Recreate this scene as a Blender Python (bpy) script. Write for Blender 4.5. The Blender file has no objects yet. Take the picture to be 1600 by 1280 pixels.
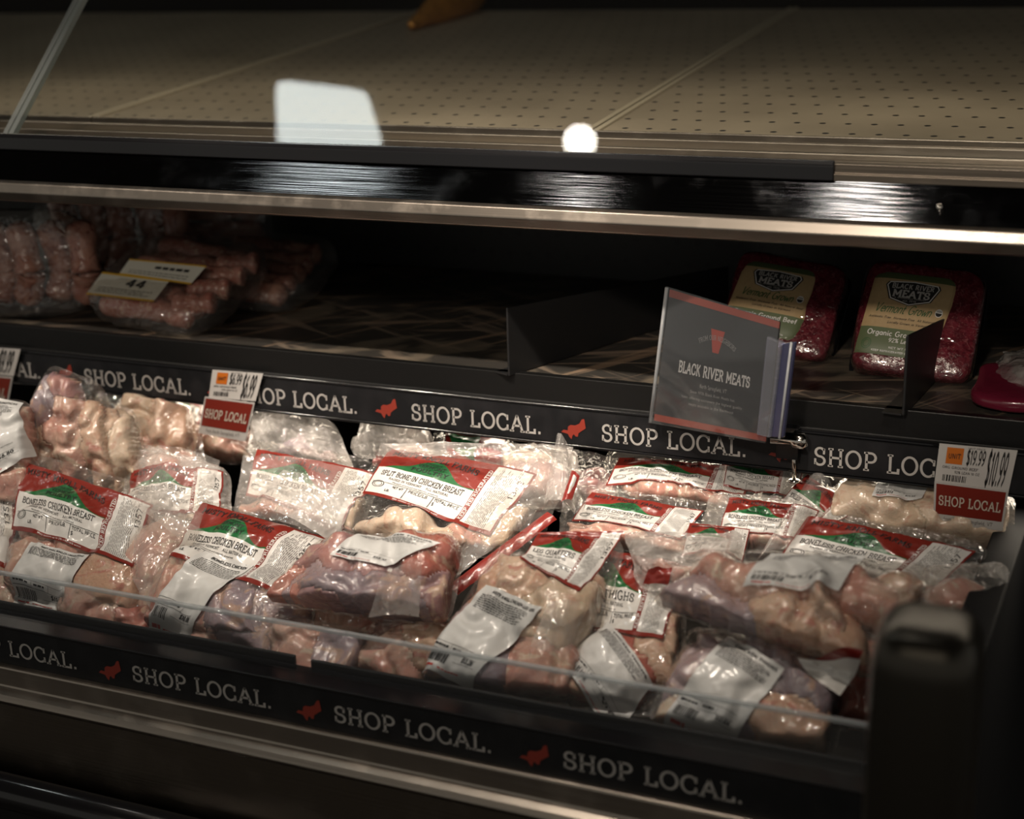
import bpy, math
import numpy as np

# ------------------------------------------------------------------ camera, world, lights, exposure
SC = bpy.context.scene
COL = SC.collection
F = 2350.0
def _basis():
    X = np.array([5600., -590, 2350]); X /= np.linalg.norm(X)
    L = F*F/(590+.03*5600)
    Z = np.array([-.03*L, L, F]); Z /= np.linalg.norm(Z)
    return X, np.cross(Z, X), Z
AX, AY, AZ = _basis()                # world axes seen in camera space
CAM = np.array([0., 0., 1.45])
from mathutils import Matrix, Vector
cd = bpy.data.cameras.new('camera'); cam = bpy.data.objects.new('camera', cd); COL.objects.link(cam)
cd.sensor_width = 36; cd.lens = 36*F/1600; cd.clip_start = .02
M4 = Matrix(((AX[0], AX[1], AX[2], CAM[0]), (AY[0], AY[1], AY[2], CAM[1]), (AZ[0], AZ[1], AZ[2], CAM[2]), (0, 0, 0, 1)))
cam.matrix_world = M4
cd.dof.use_dof = True; cd.dof.focus_distance = 1.39; cd.dof.aperture_fstop = 3.9; cd.dof.aperture_blades = 0
SC.camera = cam
SC.view_settings.view_transform = 'Standard'; SC.view_settings.look = 'None'
SC.view_settings.gamma = 1; SC.view_settings.use_curve_mapping = False
SC.view_settings.exposure = 0.2
SC.cycles.transparent_max_bounces = 32; SC.cycles.max_bounces = 8
SC.cycles.sample_clamp_indirect = 3.0
SC.cycles.caustics_reflective = False; SC.cycles.caustics_refractive = False

w = bpy.data.worlds.new('world'); SC.world = w; w.use_nodes = True
w.node_tree.nodes['Background'].inputs[0].default_value = (.95, .9, .8, 1)
w.node_tree.nodes['Background'].inputs[1].default_value = .24

def ray(u, v):
    c = np.array([u-800., -(v-640.), -F]); return np.array([c@AX, c@AY, c@AZ])
def onY(u, v, y): r = ray(u, v); return CAM+r*(y-CAM[1])/r[1]
def onZ(u, v, z): r = ray(u, v); return CAM+r*(z-CAM[2])/r[2]
def onX(u, v, x): r = ray(u, v); return CAM+r*(x-CAM[0])/r[0]
def onP(u, v, o, n): r = ray(u, v); return CAM+r*(np.dot(o-CAM, n)/np.dot(r, n))
def nrm(a): a = np.array(a, float); return a/np.linalg.norm(a)

def spot(loc, tgt, power, size, blend, radius, color=(1, .87, .73)):
    l = bpy.data.lights.new('track_or_fill_spot', 'SPOT'); l.energy = power; l.spot_size = math.radians(size); l.spot_blend = blend
    l.shadow_soft_size = radius; l.color = color
    o = bpy.data.objects.new('track_or_fill_spot', l); COL.objects.link(o); o.location = loc
    o.rotation_euler = (Vector(tgt)-Vector(loc)).to_track_quat('-Z', 'Y').to_euler(); return o
def area(loc, tgt, power, sx, sy, color=(1, .87, .7)):
    l = bpy.data.lights.new('strip_or_fill_light', 'AREA'); l.shape = 'RECTANGLE'; l.size = sx; l.size_y = sy; l.energy = power; l.color = color
    o = bpy.data.objects.new('strip_or_fill_light', l); COL.objects.link(o); o.location = loc
    o.rotation_euler = (Vector(tgt)-Vector(loc)).to_track_quat('-Z', 'Y').to_euler(); return o
spot((-.9, -.15, 3.1), (-.66, 1.32, .97), 250, 16, .85, .03)
spot((-.05, -.1, 3.1), (-.46, 1.34, .97), 160, 14, .85, .03)
spot((-1.7, .0, 3.1), (-1.0, 1.32, .97), 150, 14, .8, .03)
spot((-.2, -1.1, 2.4), (-.30, 1.42, 1.12), 95, 15, .8, .08)  # added fill to brighten the beef packages, no known lamp
spot((-.45, -1.1, 2.4), (-.66, 1.46, 1.05), 38, 13, .8, .08)          # made-up fill spot towards the packages on the shelf
spot((-.7, -1.1, 2.4), (-1.00, 1.42, 1.08), 16, 15, .8, .08)  # made-up fill for the sausages at the left of the shelf
spot((-.55, .70, 3.1), (-.62, 1.05, .90), 85, 30, .9, .03)  # added spot for sparkle on the front bags, no known fixture
area((-.62, 1.36, .958), (-.62, 1.12, .84), .75, 1.5, .02)           # strip lamp under the shelf
area((-.2, -1.6, 2.6), (-.6, 1.3, 1.05), 4.5, 2.0, .8)  # added soft fill from the aisle side, not a strip lamp
area((-.5, 1.50, 1.50), (-.5, 1.44, 1.25), 2.2, 1.9, .04)            # counter strip lamp
# ------------------------------------------------------------------ object helpers
ORG = {}
def tag(o, label=None, cat=None, group=None, kind=None):
    if label: o['label'] = label
    if cat: o['category'] = cat
    if group: o['group'] = group
    if kind: o['kind'] = kind
    return o
def root(name, loc, label, cat, group=None, kind=None):
    o = bpy.data.objects.new(name, None); COL.objects.link(o); o.location = tuple(loc); o.empty_display_size = .03
    ORG[o.name] = np.array(loc, float); return tag(o, label, cat, group, kind)
def build(name, V, Fc, mat, parent=None, smooth=True, uv=None, org=None):
    V = np.asarray(V, float)
    if parent is not None: o0 = ORG[parent.name]
    else: o0 = np.array(org, float) if org is not None else np.array([V[:, 0].mean(), V[:, 1].mean(), V[:, 2].min()])
    me = bpy.data.meshes.new(name); me.from_pydata((V-o0).tolist(), [], [tuple(int(i) for i in f) for f in Fc])
    if mat is not None: me.materials.append(mat)
    if uv is not None:
        l = me.uv_layers.new(name='UVMap'); idx = np.zeros(len(me.loops), int); me.loops.foreach_get('vertex_index', idx)
        l.data.foreach_set('uv', np.asarray(uv)[idx].ravel().astype(np.float32))
    if smooth: me.polygons.foreach_set('use_smooth', [True]*len(me.polygons))
    me.update()
    o = bpy.data.objects.new(name, me); COL.objects.link(o)
    if parent is not None: o.parent = parent
    else: o.location = tuple(o0)
    ORG[o.name] = o0
    return o
def bevel(o, wd, seg=2):
    m = o.modifiers.new('bevel', 'BEVEL'); m.width = wd; m.segments = seg; m.limit_method = 'ANGLE'; return o
def box_vf(c, s):
    c = np.array(c, float); s = np.array(s, float)/2
    V = [c+s*np.array([i, j, k]) for i in (-1, 1) for j in (-1, 1) for k in (-1, 1)]
    return np.array(V), [(0, 1, 3, 2), (4, 6, 7, 5), (0, 4, 5, 1), (2, 3, 7, 6), (0, 2, 6, 4), (1, 5, 7, 3)]
def box(name, lo, hi, mat, parent=None, bv=.0015):
    lo = np.array(lo, float); hi = np.array(hi, float); V, f = box_vf((lo+hi)/2, hi-lo)
    o = build(name, V, f, mat, parent, smooth=False)
    if bv: bevel(o, bv)
    return o
def merge(parts):
    Vs, Fs, n = [], [], 0
    for V, f in parts:
        Vs.append(np.asarray(V, float)); Fs += [tuple(i+n for i in q) for q in f]; n += len(V)
    return np.vstack(Vs), Fs
def prism_x(name, prof, x0, x1, mat, parent=None, bv=.001, smooth=False):
    """profile [(y,z)...] swept along x"""
    n = len(prof); V = [(x0, y, z) for y, z in prof]+[(x1, y, z) for y, z in prof]
    f = [tuple(range(n))[::-1], tuple(range(n, 2*n))]+[(i, (i+1) % n, n+(i+1) % n, n+i) for i in range(n)]
    f = [q[::-1] for q in f]
    o = build(name, V, f, mat, parent, smooth=smooth)
    if bv: bevel(o, bv)
    return o
def plate(name, P, th, mat, parent=None, bv=0, direction=None):
    """slab from polygon points P (3D, planar), thickness th along the back of its normal"""
    P = np.asarray(P, float); n = nrm(np.cross(P[1]-P[0], P[-1]-P[0])) if direction is None else nrm(direction)
    m = len(P); V = np.vstack([P, P-n*th]); f = [tuple(range(m)), tuple(range(m, 2*m))[::-1]]+[(i, m+i, m+(i+1) % m, (i+1) % m) for i in range(m)]
    o = build(name, V, f, mat, parent, smooth=False)
    if bv: bevel(o, bv)
    return o
def tube_vf(pts, r, seg=12, cap=True):
    pts = np.asarray(pts, float); n = len(pts); r = np.broadcast_to(r, (n,)).astype(float)
    V, Fs = [], []; up = np.array([0, 0, 1.])
    for i in range(n):
        t = nrm(pts[min(i+1, n-1)]-pts[max(i-1, 0)])
        a = np.cross(t, up)
        if np.linalg.norm(a) < .1: a = np.cross(t, [0, 1, 0])
        a = nrm(a); b = np.cross(a, t)
        for k in range(seg):
            q = 2*math.pi*k/seg; V.append(pts[i]+r[i]*(math.cos(q)*a+math.sin(q)*b))
    for i in range(n-1):
        for k in range(seg):
            Fs.append((i*seg+k, i*seg+(k+1) % seg, (i+1)*seg+(k+1) % seg, (i+1)*seg+k))
    if cap: Fs += [tuple(range(seg))[::-1], tuple(range((n-1)*seg, n*seg))]
    return np.array(V), Fs

# ------------------------------------------------------------------ numpy noise
def vnoise2(x, y, seed=0):
    xi = np.floor(x).astype(np.int64); yi = np.floor(y).astype(np.int64); fx = x-xi; fy = y-yi
    def h(a, b):
        k = (a*374761393+b*668265263+seed*1442695041) & 0xffffffff
        k = ((k ^ (k >> 13))*1274126177) & 0xffffffff; return ((k ^ (k >> 16)) & 0xffff)/65535.
    u = fx*fx*(3-2*fx); v = fy*fy*(3-2*fy)
    return (h(xi, yi)*(1-u)+h(xi+1, yi)*u)*(1-v)+(h(xi, yi+1)*(1-u)+h(xi+1, yi+1)*u)*v*1.0
def vnoise3(P, seed=0):
    x, y, z = P[:, 0], P[:, 1], P[:, 2]; zi = np.floor(z); f = z-zi; f = f*f*(3-2*f)
    a = np.zeros(len(x)); b = np.zeros(len(x))
    for q in np.unique(zi):
        m = zi == q; a[m] = vnoise2(x[m], y[m], seed+int(q)*17); b[m] = vnoise2(x[m], y[m], seed+int(q)*17+17)
    return a*(1-f)+b*f
def crumple(x, y, seed, scale=40.):
    """sharp folded-film height 0..1"""
    t = 0; a = 1; tot = 0
    rg = np.random.RandomState(seed)
    for k in range(4):
        th = rg.rand()*math.pi; c, s = math.cos(th), math.sin(th)
        st = 1+1.5*rg.rand()
        X = (c*x+s*y)*scale*st; Y = (-s*x+c*y)*scale/st
        X = X+1.2*vnoise2(X*.6+7, Y*.6, seed+k*3); Y = Y+1.2*vnoise2(X*.5, Y*.5+3, seed+k*5)
        n = vnoise2(X, Y, seed+k*31)*2-1
        t = t+a*(1-np.abs(n))**1.6; tot += a; a *= .62; scale *= 1.75
    return t/tot

# ------------------------------------------------------------------ materials
class NT:
    def __init__(s, name):
        s.m = bpy.data.materials.new(name); s.m.use_nodes = True; s.t = s.m.node_tree; s.t.nodes.clear()
        s.out = s.t.nodes.new('ShaderNodeOutputMaterial')
    def n(s, typ, ins=None, **kw):
        d = s.t.nodes.new('ShaderNode'+typ)
        for k, v in kw.items(): setattr(d, k, v)
        if ins:
            for k, v in ins.items():
                if isinstance(v, bpy.types.NodeSocket): s.t.links.new(v, d.inputs[k])
                else: d.inputs[k].default_value = v
        return d
    def math(s, op, a, b=0., c=0.):
        return s.n('Math', {0: a, 1: b, 2: c}, operation=op).outputs[0]
    def mix(s, f, a, b):
        d = s.n('MixRGB', {0: f, 1: a, 2: b}); return d.outputs[0]
    def surf(s, sh): s.t.links.new(sh, s.out.inputs[0]); return s.m
def C4(c): return (*c, 1.) if len(c) == 3 else c
MATS = {}
def pbr(name, col, rough=.5, metal=0, coat=0, spec=.5, noise=None, bump=None, bscale=60, sub=0):
    """noise=(colour2, scale, lo, hi)"""
    if name in MATS: return MATS[name]
    t = NT(name); tc = t.n('TexCoord').outputs['Object']
    c = C4(col)
    if noise:
        nz = t.n('TexNoise', {'Vector': tc, 'Scale': noise[1], 'Detail': 5.}).outputs[0]
        mr = t.n('MapRange', {0: nz, 1: noise[2], 2: noise[3]}).outputs[0]
        c = t.mix(mr, C4(col), C4(noise[0]))
    b = t.n('BsdfPrincipled', {'Base Color': c, 'Roughness': rough, 'Metallic': metal, 'Coat Weight': coat, 'Specular IOR Level': spec, 'Coat Roughness': .12, 'Subsurface Weight': sub})
    if sub: b.inputs['Subsurface Radius'].default_value = (1, .35, .25); b.inputs['Subsurface Scale'].default_value = .008
    if bump:
        nz = t.n('TexNoise', {'Vector': tc, 'Scale': bscale, 'Detail': 4.}).outputs[0]
        t.t.links.new(t.n('Bump', {'Height': nz, 'Strength': bump, 'Distance': .002}).outputs[0], b.inputs['Normal'])
    MATS[name] = t.surf(b.outputs[0]); return MATS[name]
def brushed(name, col, rough=.3, strength=.25, vec=(3, 400, 400), metal=1., smudge=.15):
    t = NT(name); tc = t.n('TexCoord').outputs['Object']
    mp = t.n('Mapping', {'Vector': tc, 'Scale': vec}).outputs[0]
    nz = t.n('TexNoise', {'Vector': mp, 'Scale': 1., 'Detail': 3.}).outputs[0]
    sm = t.n('TexNoise', {'Vector': tc, 'Scale': 22., 'Detail': 6., 'Roughness': .65}).outputs[0]
    sm = t.n('MapRange', {0: sm, 1: .5, 2: .75, 3: rough, 4: rough+smudge}).outputs[0]
    b = t.n('BsdfPrincipled', {'Base Color': C4(col), 'Roughness': sm, 'Metallic': metal,
            'Normal': t.n('Bump', {'Height': nz, 'Strength': strength, 'Distance': .0006}).outputs[0]})
    MATS[name] = t.surf(b.outputs[0]); return MATS[name]
def emis(name, col, s):
    t = NT(name); return t.surf(t.n('Emission', {0: C4(col), 1: s}).outputs[0])

def ior2(t, ior):
    bf = t.n('NewGeometry').outputs['Backfacing']
    return t.n('MapRange', {0: bf, 1: 0., 2: 1., 3: ior, 4: 1/ior}).outputs[0]
def film_mat(name, milky=.06, bump=.5, scale=130., tint=(.98, .97, .95)):
    t = NT(name); tc = t.n('TexCoord').outputs['Object']
    wv = t.n('TexNoise', {'Vector': tc, 'Scale': scale*.35, 'Detail': 2.}).outputs[1]
    wp = t.n('MixRGB', {0: .12, 1: tc, 2: wv}).outputs[0]
    v1 = t.n('TexNoise', {'Vector': wp, 'Scale': scale, 'Detail': 1.5}).outputs[0]
    r1 = t.math('ABSOLUTE', t.math('SUBTRACT', v1, .5))
    v2 = t.n('TexVoronoi', {'Vector': wp, 'Scale': scale*.55}, feature='DISTANCE_TO_EDGE').outputs[0]
    v2 = t.math('MINIMUM', v2, .25)
    h = t.math('ADD', t.math('MULTIPLY', r1, 2.2), t.math('MULTIPLY', v2, 1.3))
    bp = t.n('Bump', {'Height': h, 'Strength': bump, 'Distance': .0026}).outputs[0]
    fr = t.n('Fresnel', {'IOR': ior2(t, 1.55), 'Normal': bp}).outputs[0]
    fr = t.math('MINIMUM', t.math('MULTIPLY', fr, 1.15), 1.)
    tr = t.n('BsdfTransparent', {0: C4(tint)}).outputs[0]
    gl = t.n('BsdfGlossy', {'Color': (1, 1, 1, 1), 'Roughness': .095, 'Normal': bp}).outputs[0]
    df = t.n('BsdfDiffuse', {'Color': (.95, .91, .87, 1), 'Normal': bp}).outputs[0]
    tl = t.n('BsdfTranslucent', {'Color': (.95, .91, .87, 1), 'Normal': bp}).outputs[0]
    dd = t.n('MixShader', {0: .4, 1: df, 2: tl}).outputs[0]
    mz = t.n('TexNoise', {'Vector': tc, 'Scale': 28., 'Detail': 3.}).outputs[0]
    mk = t.n('MapRange', {0: mz, 1: .35, 2: .75, 3: milky*.35, 4: milky*1.8}).outputs[0]
    a = t.n('MixShader', {0: mk, 1: tr, 2: dd}).outputs[0]
    s = t.n('MixShader', {0: fr, 1: a, 2: gl}).outputs[0]
    return t.surf(s)
FILM = film_mat('film_tight', .055, .8, 62.)
FLAP = film_mat('film_loose', .24, .7, 42.)
CRUMP = film_mat('film_crumpled', .36, .9, 48., (.97, .96, .95))

def chicken(name, c1, c2, c3, sc=30.):
    t = NT(name); tc = t.n('TexCoord').outputs['Object']
    n1 = t.n('TexNoise', {'Vector': tc, 'Scale': sc, 'Detail': 4., 'Distortion': .8}).outputs[0]
    m1 = t.n('MapRange', {0: n1, 1: .42, 2: .6}).outputs[0]
    n2 = t.n('TexNoise', {'Vector': t.n('Mapping', {'Vector': tc, 'Location': (3, 1, 2)}).outputs[0], 'Scale': sc*1.6, 'Detail': 5., 'Distortion': 1.5}).outputs[0]
    m2 = t.n('MapRange', {0: n2, 1: .56, 2: .66}).outputs[0]
    c = t.mix(m2, t.mix(m1, C4(c1), C4(c2)), C4(c3))
    n3 = t.n('TexNoise', {'Vector': tc, 'Scale': 190., 'Detail': 3.}).outputs[0]
    b = t.n('BsdfPrincipled', {'Base Color': c, 'Roughness': .22, 'Subsurface Weight': .2, 'Subsurface Scale': .006, 'Subsurface Radius': (1, .4, .3),
        'Normal': t.n('Bump', {'Height': n3, 'Strength': .5, 'Distance': .002}).outputs[0]})
    return t.surf(b.outputs[0])
SKIN = chicken('chicken_skin', (.58, .37, .27), (.66, .49, .38), (.52, .24, .19))
BREAST = chicken('chicken_breast', (.56, .29, .24), (.62, .42, .34), (.66, .52, .42))
THIGH = chicken('chicken_thigh', (.36, .22, .24), (.46, .23, .21), (.60, .42, .33), 26.)
GREYTH = chicken('chicken_thigh_grey', (.31, .25, .29), (.42, .31, .33), (.50, .34, .28), 22.)
REDM = chicken('chicken_red', (.46, .14, .11), (.52, .24, .19), (.60, .40, .30), 26.)
FAT = chicken('chicken_fat', (.64, .50, .38), (.68, .55, .44), (.58, .38, .29))
PAL = dict(skin=SKIN, breast=BREAST, thigh=THIGH, grey=GREYTH, red=REDM, fat=FAT)
BEEF = chicken('ground_beef', (.085, .007, .014), (.15, .016, .028), (.22, .06, .07), 140.)
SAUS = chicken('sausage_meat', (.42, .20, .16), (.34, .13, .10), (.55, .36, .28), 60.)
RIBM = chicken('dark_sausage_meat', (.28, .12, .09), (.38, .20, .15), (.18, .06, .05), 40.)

BLACK = pbr('black_enamel', (.006, .006, .006), .4, spec=.3, bump=.15, bscale=90)
BLACKG = pbr('black_gloss', (.006, .006, .007), .16)
DARK = pbr('dark_interior', (.010, .009, .008), .85, spec=.08)
STRIPM = pbr('strip_black', (.008, .0085, .010), .4, spec=.35, noise=((.016, .016, .018), 50, .4, .7))
INKW = pbr('ink_grey_white', (.42, .40, .38), .5)
INKR = pbr('ink_fox_red', (.27, .032, .018), .5)
INK = pbr('ink_black', (.015, .014, .014), .5)
INKG = pbr('ink_soft_grey', (.20, .19, .18), .5)
INKRD = pbr('ink_red', (.55, .04, .03), .45)
INKGR = pbr('ink_green', (.05, .12, .04), .5)
PAPER = pbr('paper_white', (.74, .72, .69), .32, coat=.3)
STICK = pbr('sticker_white', (.66, .655, .64), .45, coat=.15, bump=.35, bscale=28)
STEEL = brushed('brushed_steel', (.33, .29, .25), .30, .2)
STEELD = brushed('brushed_steel_dark', (.16, .135, .11), .36, .2)
BPANEL = brushed('black_brushed_panel', (.10, .10, .105), .06, .55, (1., 500, 500), smudge=.10)
CHROME = pbr('chrome', (.6, .57, .52), .12, 1)
CREAM = pbr('cream_paint', (.5, .45, .36), .4)

def scratch_shelf():
    t = NT('scratched_shelf'); tc = t.n('TexCoord').outputs['Object']
    c = C4((.035, .032, .028)); out = None
    for k, (ang, sc, col, lo) in enumerate((((.35), (5, 60, 1), (.40, .29, .21), .58), ((1.05), (4, 75, 1), (.42, .28, .18), .59), ((-.5), (6, 50, 1), (.3, .23, .17), .58), ((.8), (10, 18, 1), (.22, .18, .13), .54))):
        mp = t.n('Mapping', {'Vector': tc, 'Rotation': (0, 0, ang), 'Scale': (1/sc[0], 1/sc[1], 1.), 'Location': (k*3.1, k, 0)}, vector_type='TEXTURE').outputs[0]
        nz = t.n('TexNoise', {'Vector': mp, 'Scale': 1., 'Detail': 4., 'Distortion': .5}).outputs[0]
        m = t.n('MapRange', {0: nz, 1: lo, 2: lo+.08}).outputs[0]
        c = t.mix(t.math('MULTIPLY', m, .42), c, C4(col))
    b = t.n('BsdfPrincipled', {'Base Color': c, 'Roughness': .38})
    return t.surf(b.outputs[0])
SHELFM = scratch_shelf()
def perforated(name, col, hole, px, py, r, axes=(0, 1), rough=.45, metal=0., noise=None):
    t = NT(name); tc = t.n('TexCoord').outputs['Object']; sp = t.n('SeparateXYZ', {0: tc})
    a = t.math('DIVIDE', sp.outputs[axes[0]], px); b = t.math('DIVIDE', sp.outputs[axes[1]], py)
    row = t.math('FLOOR', b); off = t.math('MULTIPLY', t.math('MODULO', t.math('ABSOLUTE', row), 2.), .5)
    fa = t.math('SUBTRACT', t.math('FRACT', t.math('ADD', a, off)), .5); fb = t.math('SUBTRACT', t.math('FRACT', b), .5)
    fa = t.math('MULTIPLY', fa, px); fb = t.math('MULTIPLY', fb, py)
    d = t.math('SQRT', t.math('ADD', t.math('MULTIPLY', fa, fa), t.math('MULTIPLY', fb, fb)))
    m = t.n('MapRange', {0: d, 1: r*.85, 2: r*1.1, 3: 1., 4: 0.}).outputs[0]
    nz = t.n('TexNoise', {'Vector': tc, 'Scale': 6., 'Detail': 5.}).outputs[0]
    cc = t.mix(t.n('MapRange', {0: nz, 1: .35, 2: .7}).outputs[0], C4(col), C4(noise or col))
    c = t.mix(m, cc, C4(hole))
    bs = t.n('BsdfPrincipled', {'Base Color': c, 'Roughness': rough, 'Metallic': metal})
    return t.surf(bs.outputs[0])
TRAY = perforated('perforated_tray', (.27, .225, .165), (.012, .011, .01),   .0250, .0440, .0034, noise=(.20, .165, .12))
BACKP = perforated('perforated_back', (.010, .0095, .009), (.002, .002, .002), .026, .026, .004, axes=(0, 2))
def glass_mat(name, tint=(.93, .95, .94), milky=.0, ior=1.5, rough=.0):
    t = NT(name)
    fr = t.n('Fresnel', {'IOR': ior2(t, ior)}).outputs[0]
    tr = t.n('BsdfTransparent', {0: C4(tint)}).outputs[0]; gl = t.n('BsdfGlossy', {'Roughness': rough}).outputs[0]
    if milky: tr = t.n('MixShader', {0: milky, 1: tr, 2: t.n('BsdfDiffuse', {'Color': (.8, .82, .85, 1)}).outputs[0]}).outputs[0]
    return t.surf(t.n('MixShader', {0: fr, 1: tr, 2: gl}).outputs[0])
GLASS = glass_mat('case_glass', (.84, .85, .83), .004)
GLASSE = glass_mat('glass_edge', (.6, .66, .63), .25)
ACR = glass_mat('acrylic', (.95, .96, .97), .015)
ACRE = glass_mat('acrylic_edge', (.75, .78, .78), .30, rough=.2)
ACRB = glass_mat('acrylic_bluish', (.62, .64, .82), .10)

def header_mat():
    t = NT('printed_header'); uv = t.n('UVMap'); sp = t.n('SeparateXYZ', {0: uv.outputs[0]}); u, v = sp.outputs[0], sp.outputs[1]
    def gt(a, b): return t.math('GREATER_THAN', a, b)
    def lt(a, b): return t.math('LESS_THAN', a, b)
    RED = (.215, .024, .016, 1); GRN = (.018, .13, .04, 1); WHT = (.70, .68, .65, 1)
    du = t.math('DIVIDE', t.math('SUBTRACT', u, .36), .21)
    hill = t.math('ADD', .50, t.math('MULTIPLY', .32, t.math('EXPONENT', t.math('MULTIPLY', -1., t.math('MULTIPLY', du, du)))))
    hill = t.math('ADD', hill, t.math('MULTIPLY', .03, t.math('SINE', t.math('MULTIPLY', u, 19.))))
    div = t.math('SUBTRACT', .56, t.math('MULTIPLY', .08, t.math('MULTIPLY', u, u)))
    c = t.mix(lt(v, hill), RED, GRN)
    c = t.mix(lt(v, div), c, WHT)
    c = t.mix(t.math('MULTIPLY', gt(u, .04), 1.), c, c)
    c = t.mix(gt(u, .715), c, RED)
    c = t.mix(gt(u, .755), c, WHT)
    c = t.mix(gt(u, .985), c, RED)
    c = t.mix(lt(v, .055), c, RED)
    c = t.mix(t.math('MULTIPLY', gt(v, .97), gt(u, .75)), c, RED)
    c = t.mix(lt(u, .012), c, RED)
    b = t.n('BsdfPrincipled', {'Base Color': c, 'Roughness': .3, 'Coat Weight': .6, 'Coat Roughness': .1})
    tc = t.n('TexCoord').outputs['Object']
    nz = t.n('TexNoise', {'Vector': tc, 'Scale': 70., 'Detail': 2.}).outputs[0]
    t.t.links.new(t.n('Bump', {'Height': nz, 'Strength': .35, 'Distance': .002}).outputs[0], b.inputs['Normal'])
    return t.surf(b.outputs[0])
HEADER = header_mat()
def kraft():
    t = NT('kraft_label'); uv = t.n('UVMap'); v = t.n('SeparateXYZ', {0: uv.outputs[0]}).outputs[1]
    nz = t.n('TexNoise', {'Vector': t.n('TexCoord').outputs['Object'], 'Scale': 260., 'Detail': 4.}).outputs[0]
    k = t.mix(nz, (.40, .27, .13, 1), (.50, .36, .19, 1))
    c = t.mix(t.math('GREATER_THAN', v, .915), k, (.085, .11, .045, 1))
    c = t.mix(t.math('LESS_THAN', v, .315), c, (.11, .14, .065, 1))
    b = t.n('BsdfPrincipled', {'Base Color': c, 'Roughness': .5}); return t.surf(b.outputs[0])
KRAFT = kraft()
def yel():
    t = NT('yellow_edged_label'); uv = t.n('UVMap'); sp = t.n('SeparateXYZ', {0: uv.outputs[0]})
    v = sp.outputs[1]; c = t.mix(t.math('MULTIPLY', t.math('GREATER_THAN', v, .08), t.math('LESS_THAN', v, .92)), (.62, .36, .03, 1), (.62, .60, .52, 1))
    b = t.n('BsdfPrincipled', {'Base Color': c, 'Roughness': .4}); return t.surf(b.outputs[0])
YEL = yel()

# ------------------------------------------------------------------ stroke lettering (slab serif and sans)
def arc(cx, cy, rx, ry, a0, a1, n=14):
    t = np.radians(np.linspace(a0, a1, n)); return [(cx+rx*math.cos(a), cy+ry*math.sin(a)) for a in t]
G = {}   # char -> (width, strokes, serif centres)
G['A'] = (.8, [[(.08, 0), (.4, 1), (.72, 0)], [(.2, .34), (.6, .34)]], [(.08, 0, .13), (.72, 0, .13)])
G['B'] = (.68, [[(.14, 0), (.14, 1)], [(.14, 1)]+arc(.36, .76, .22, .24, 90, -90)+[(.14, .52)], [(.14, .52)]+arc(.38, .26, .24, .26, 90, -90)+[(.14, 0)]], [(.1, 0, .1), (.1, 1, .1)])
G['C'] = (.76, [arc(.4, .5, .34, .5, 48, 312, 20)], ['R.67,1,.72', 'R.67,0,.28'])
G['D'] = (.76, [[(.14, 0), (.14, 1)], [(.14, 1), (.3, 1)]+arc(.32, .5, .36, .5, 90, -90, 18)+[(.14, 0)]], [(.1, 0, .1), (.1, 1, .1)])
G['E'] = (.64, [[(.14, 0), (.14, 1)], [(.04, 1), (.58, 1), (.58, .82)], [(.14, .52), (.45, .52)], [(.04, 0), (.6, 0), (.6, .2)]], [])
G['F'] = (.6, [[(.14, 0), (.14, 1)], [(.04, 1), (.58, 1), (.58, .82)], [(.14, .5), (.45, .5)]], [(.14, 0, .13)])
G['G'] = (.8, [arc(.4, .5, .34, .5, 48, 330, 20)+[(.7, .42), (.46, .42)]], [])
G['H'] = (.8, [[(.15, 0), (.15, 1)], [(.65, 0), (.65, 1)], [(.15, .5), (.65, .5)]], [(.15, 0, .13), (.15, 1, .13), (.65, 0, .13), (.65, 1, .13)])
G['I'] = (.34, [[(.17, 0), (.17, 1)]], [(.17, 0, .13), (.17, 1, .13)])
G['J'] = (.5, [[(.36, 1), (.36, .2)]+arc(.2, .2, .16, .2, 0, -160, 8)], [(.36, 1, .13)])
G['K'] = (.74, [[(.15, 0), (.15, 1)], [(.62, 1), (.17, .42)], [(.3, .6), (.66, 0)]], [(.15, 0, .13), (.15, 1, .13), (.6, 1, .1), (.64, 0, .1)])
G['L'] = (.62, [[(.16, 0), (.16, 1)], [(.04, 0), (.56, 0), (.56, .24)]], [(.16, 1, .14)])
G['M'] = (.95, [[(.14, 0), (.14, 1), (.475, .25), (.81, 1), (.81, 0)]], [(.14, 0, .12), (.1, 1, .08), (.85, 1, .08), (.81, 0, .12)])
G['N'] = (.82, [[(.14, 0), (.14, 1), (.68, 0), (.68, 1)]], [(.14, 0, .12), (.1, 1, .08), (.68, 1, .12)])
G['O'] = (.82, [arc(.41, .5, .35, .5, 0, 360, 28)], [])
G['P'] = (.66, [[(.15, 0), (.15, 1)], [(.15, 1), (.34, 1)]+arc(.36, .73, .24, .27, 90, -90)+[(.15, .46)]], [(.15, 0, .14), (.1, 1, .08)])
G['Q'] = (.82, G['O'][1]+[[(.5, .2), (.74, -.08)]], [])
G['R'] = (.74, [[(.15, 0), (.15, 1)], [(.15, 1), (.34, 1)]+arc(.36, .75, .22, .25, 90, -90)+[(.15, .5)], [(.38, .5), (.64, 0)]], [(.15, 0, .13), (.1, 1, .08), (.66, 0, .08)])
G['S'] = (.62, [arc(.31, .75, .22, .25, 35, 270, 14)+arc(.31, .25, .24, .25, 90, -145, 14)[0:]], ['R.51,1,.74', 'R.08,0,.26'])
G['T'] = (.7, [[(.35, 0), (.35, 1)], [(.06, .8), (.06, 1), (.64, 1), (.64, .8)]], [(.35, 0, .13)])
G['U'] = (.78, [[(.14, 1), (.14, .3)]+arc(.39, .3, .25, .3, 180, 360, 12)+[(.64, 1)]], [(.14, 1, .12), (.64, 1, .12)])
G['V'] = (.78, [[(.08, 1), (.39, 0), (.7, 1)]], [(.08, 1, .12), (.7, 1, .12)])
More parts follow.
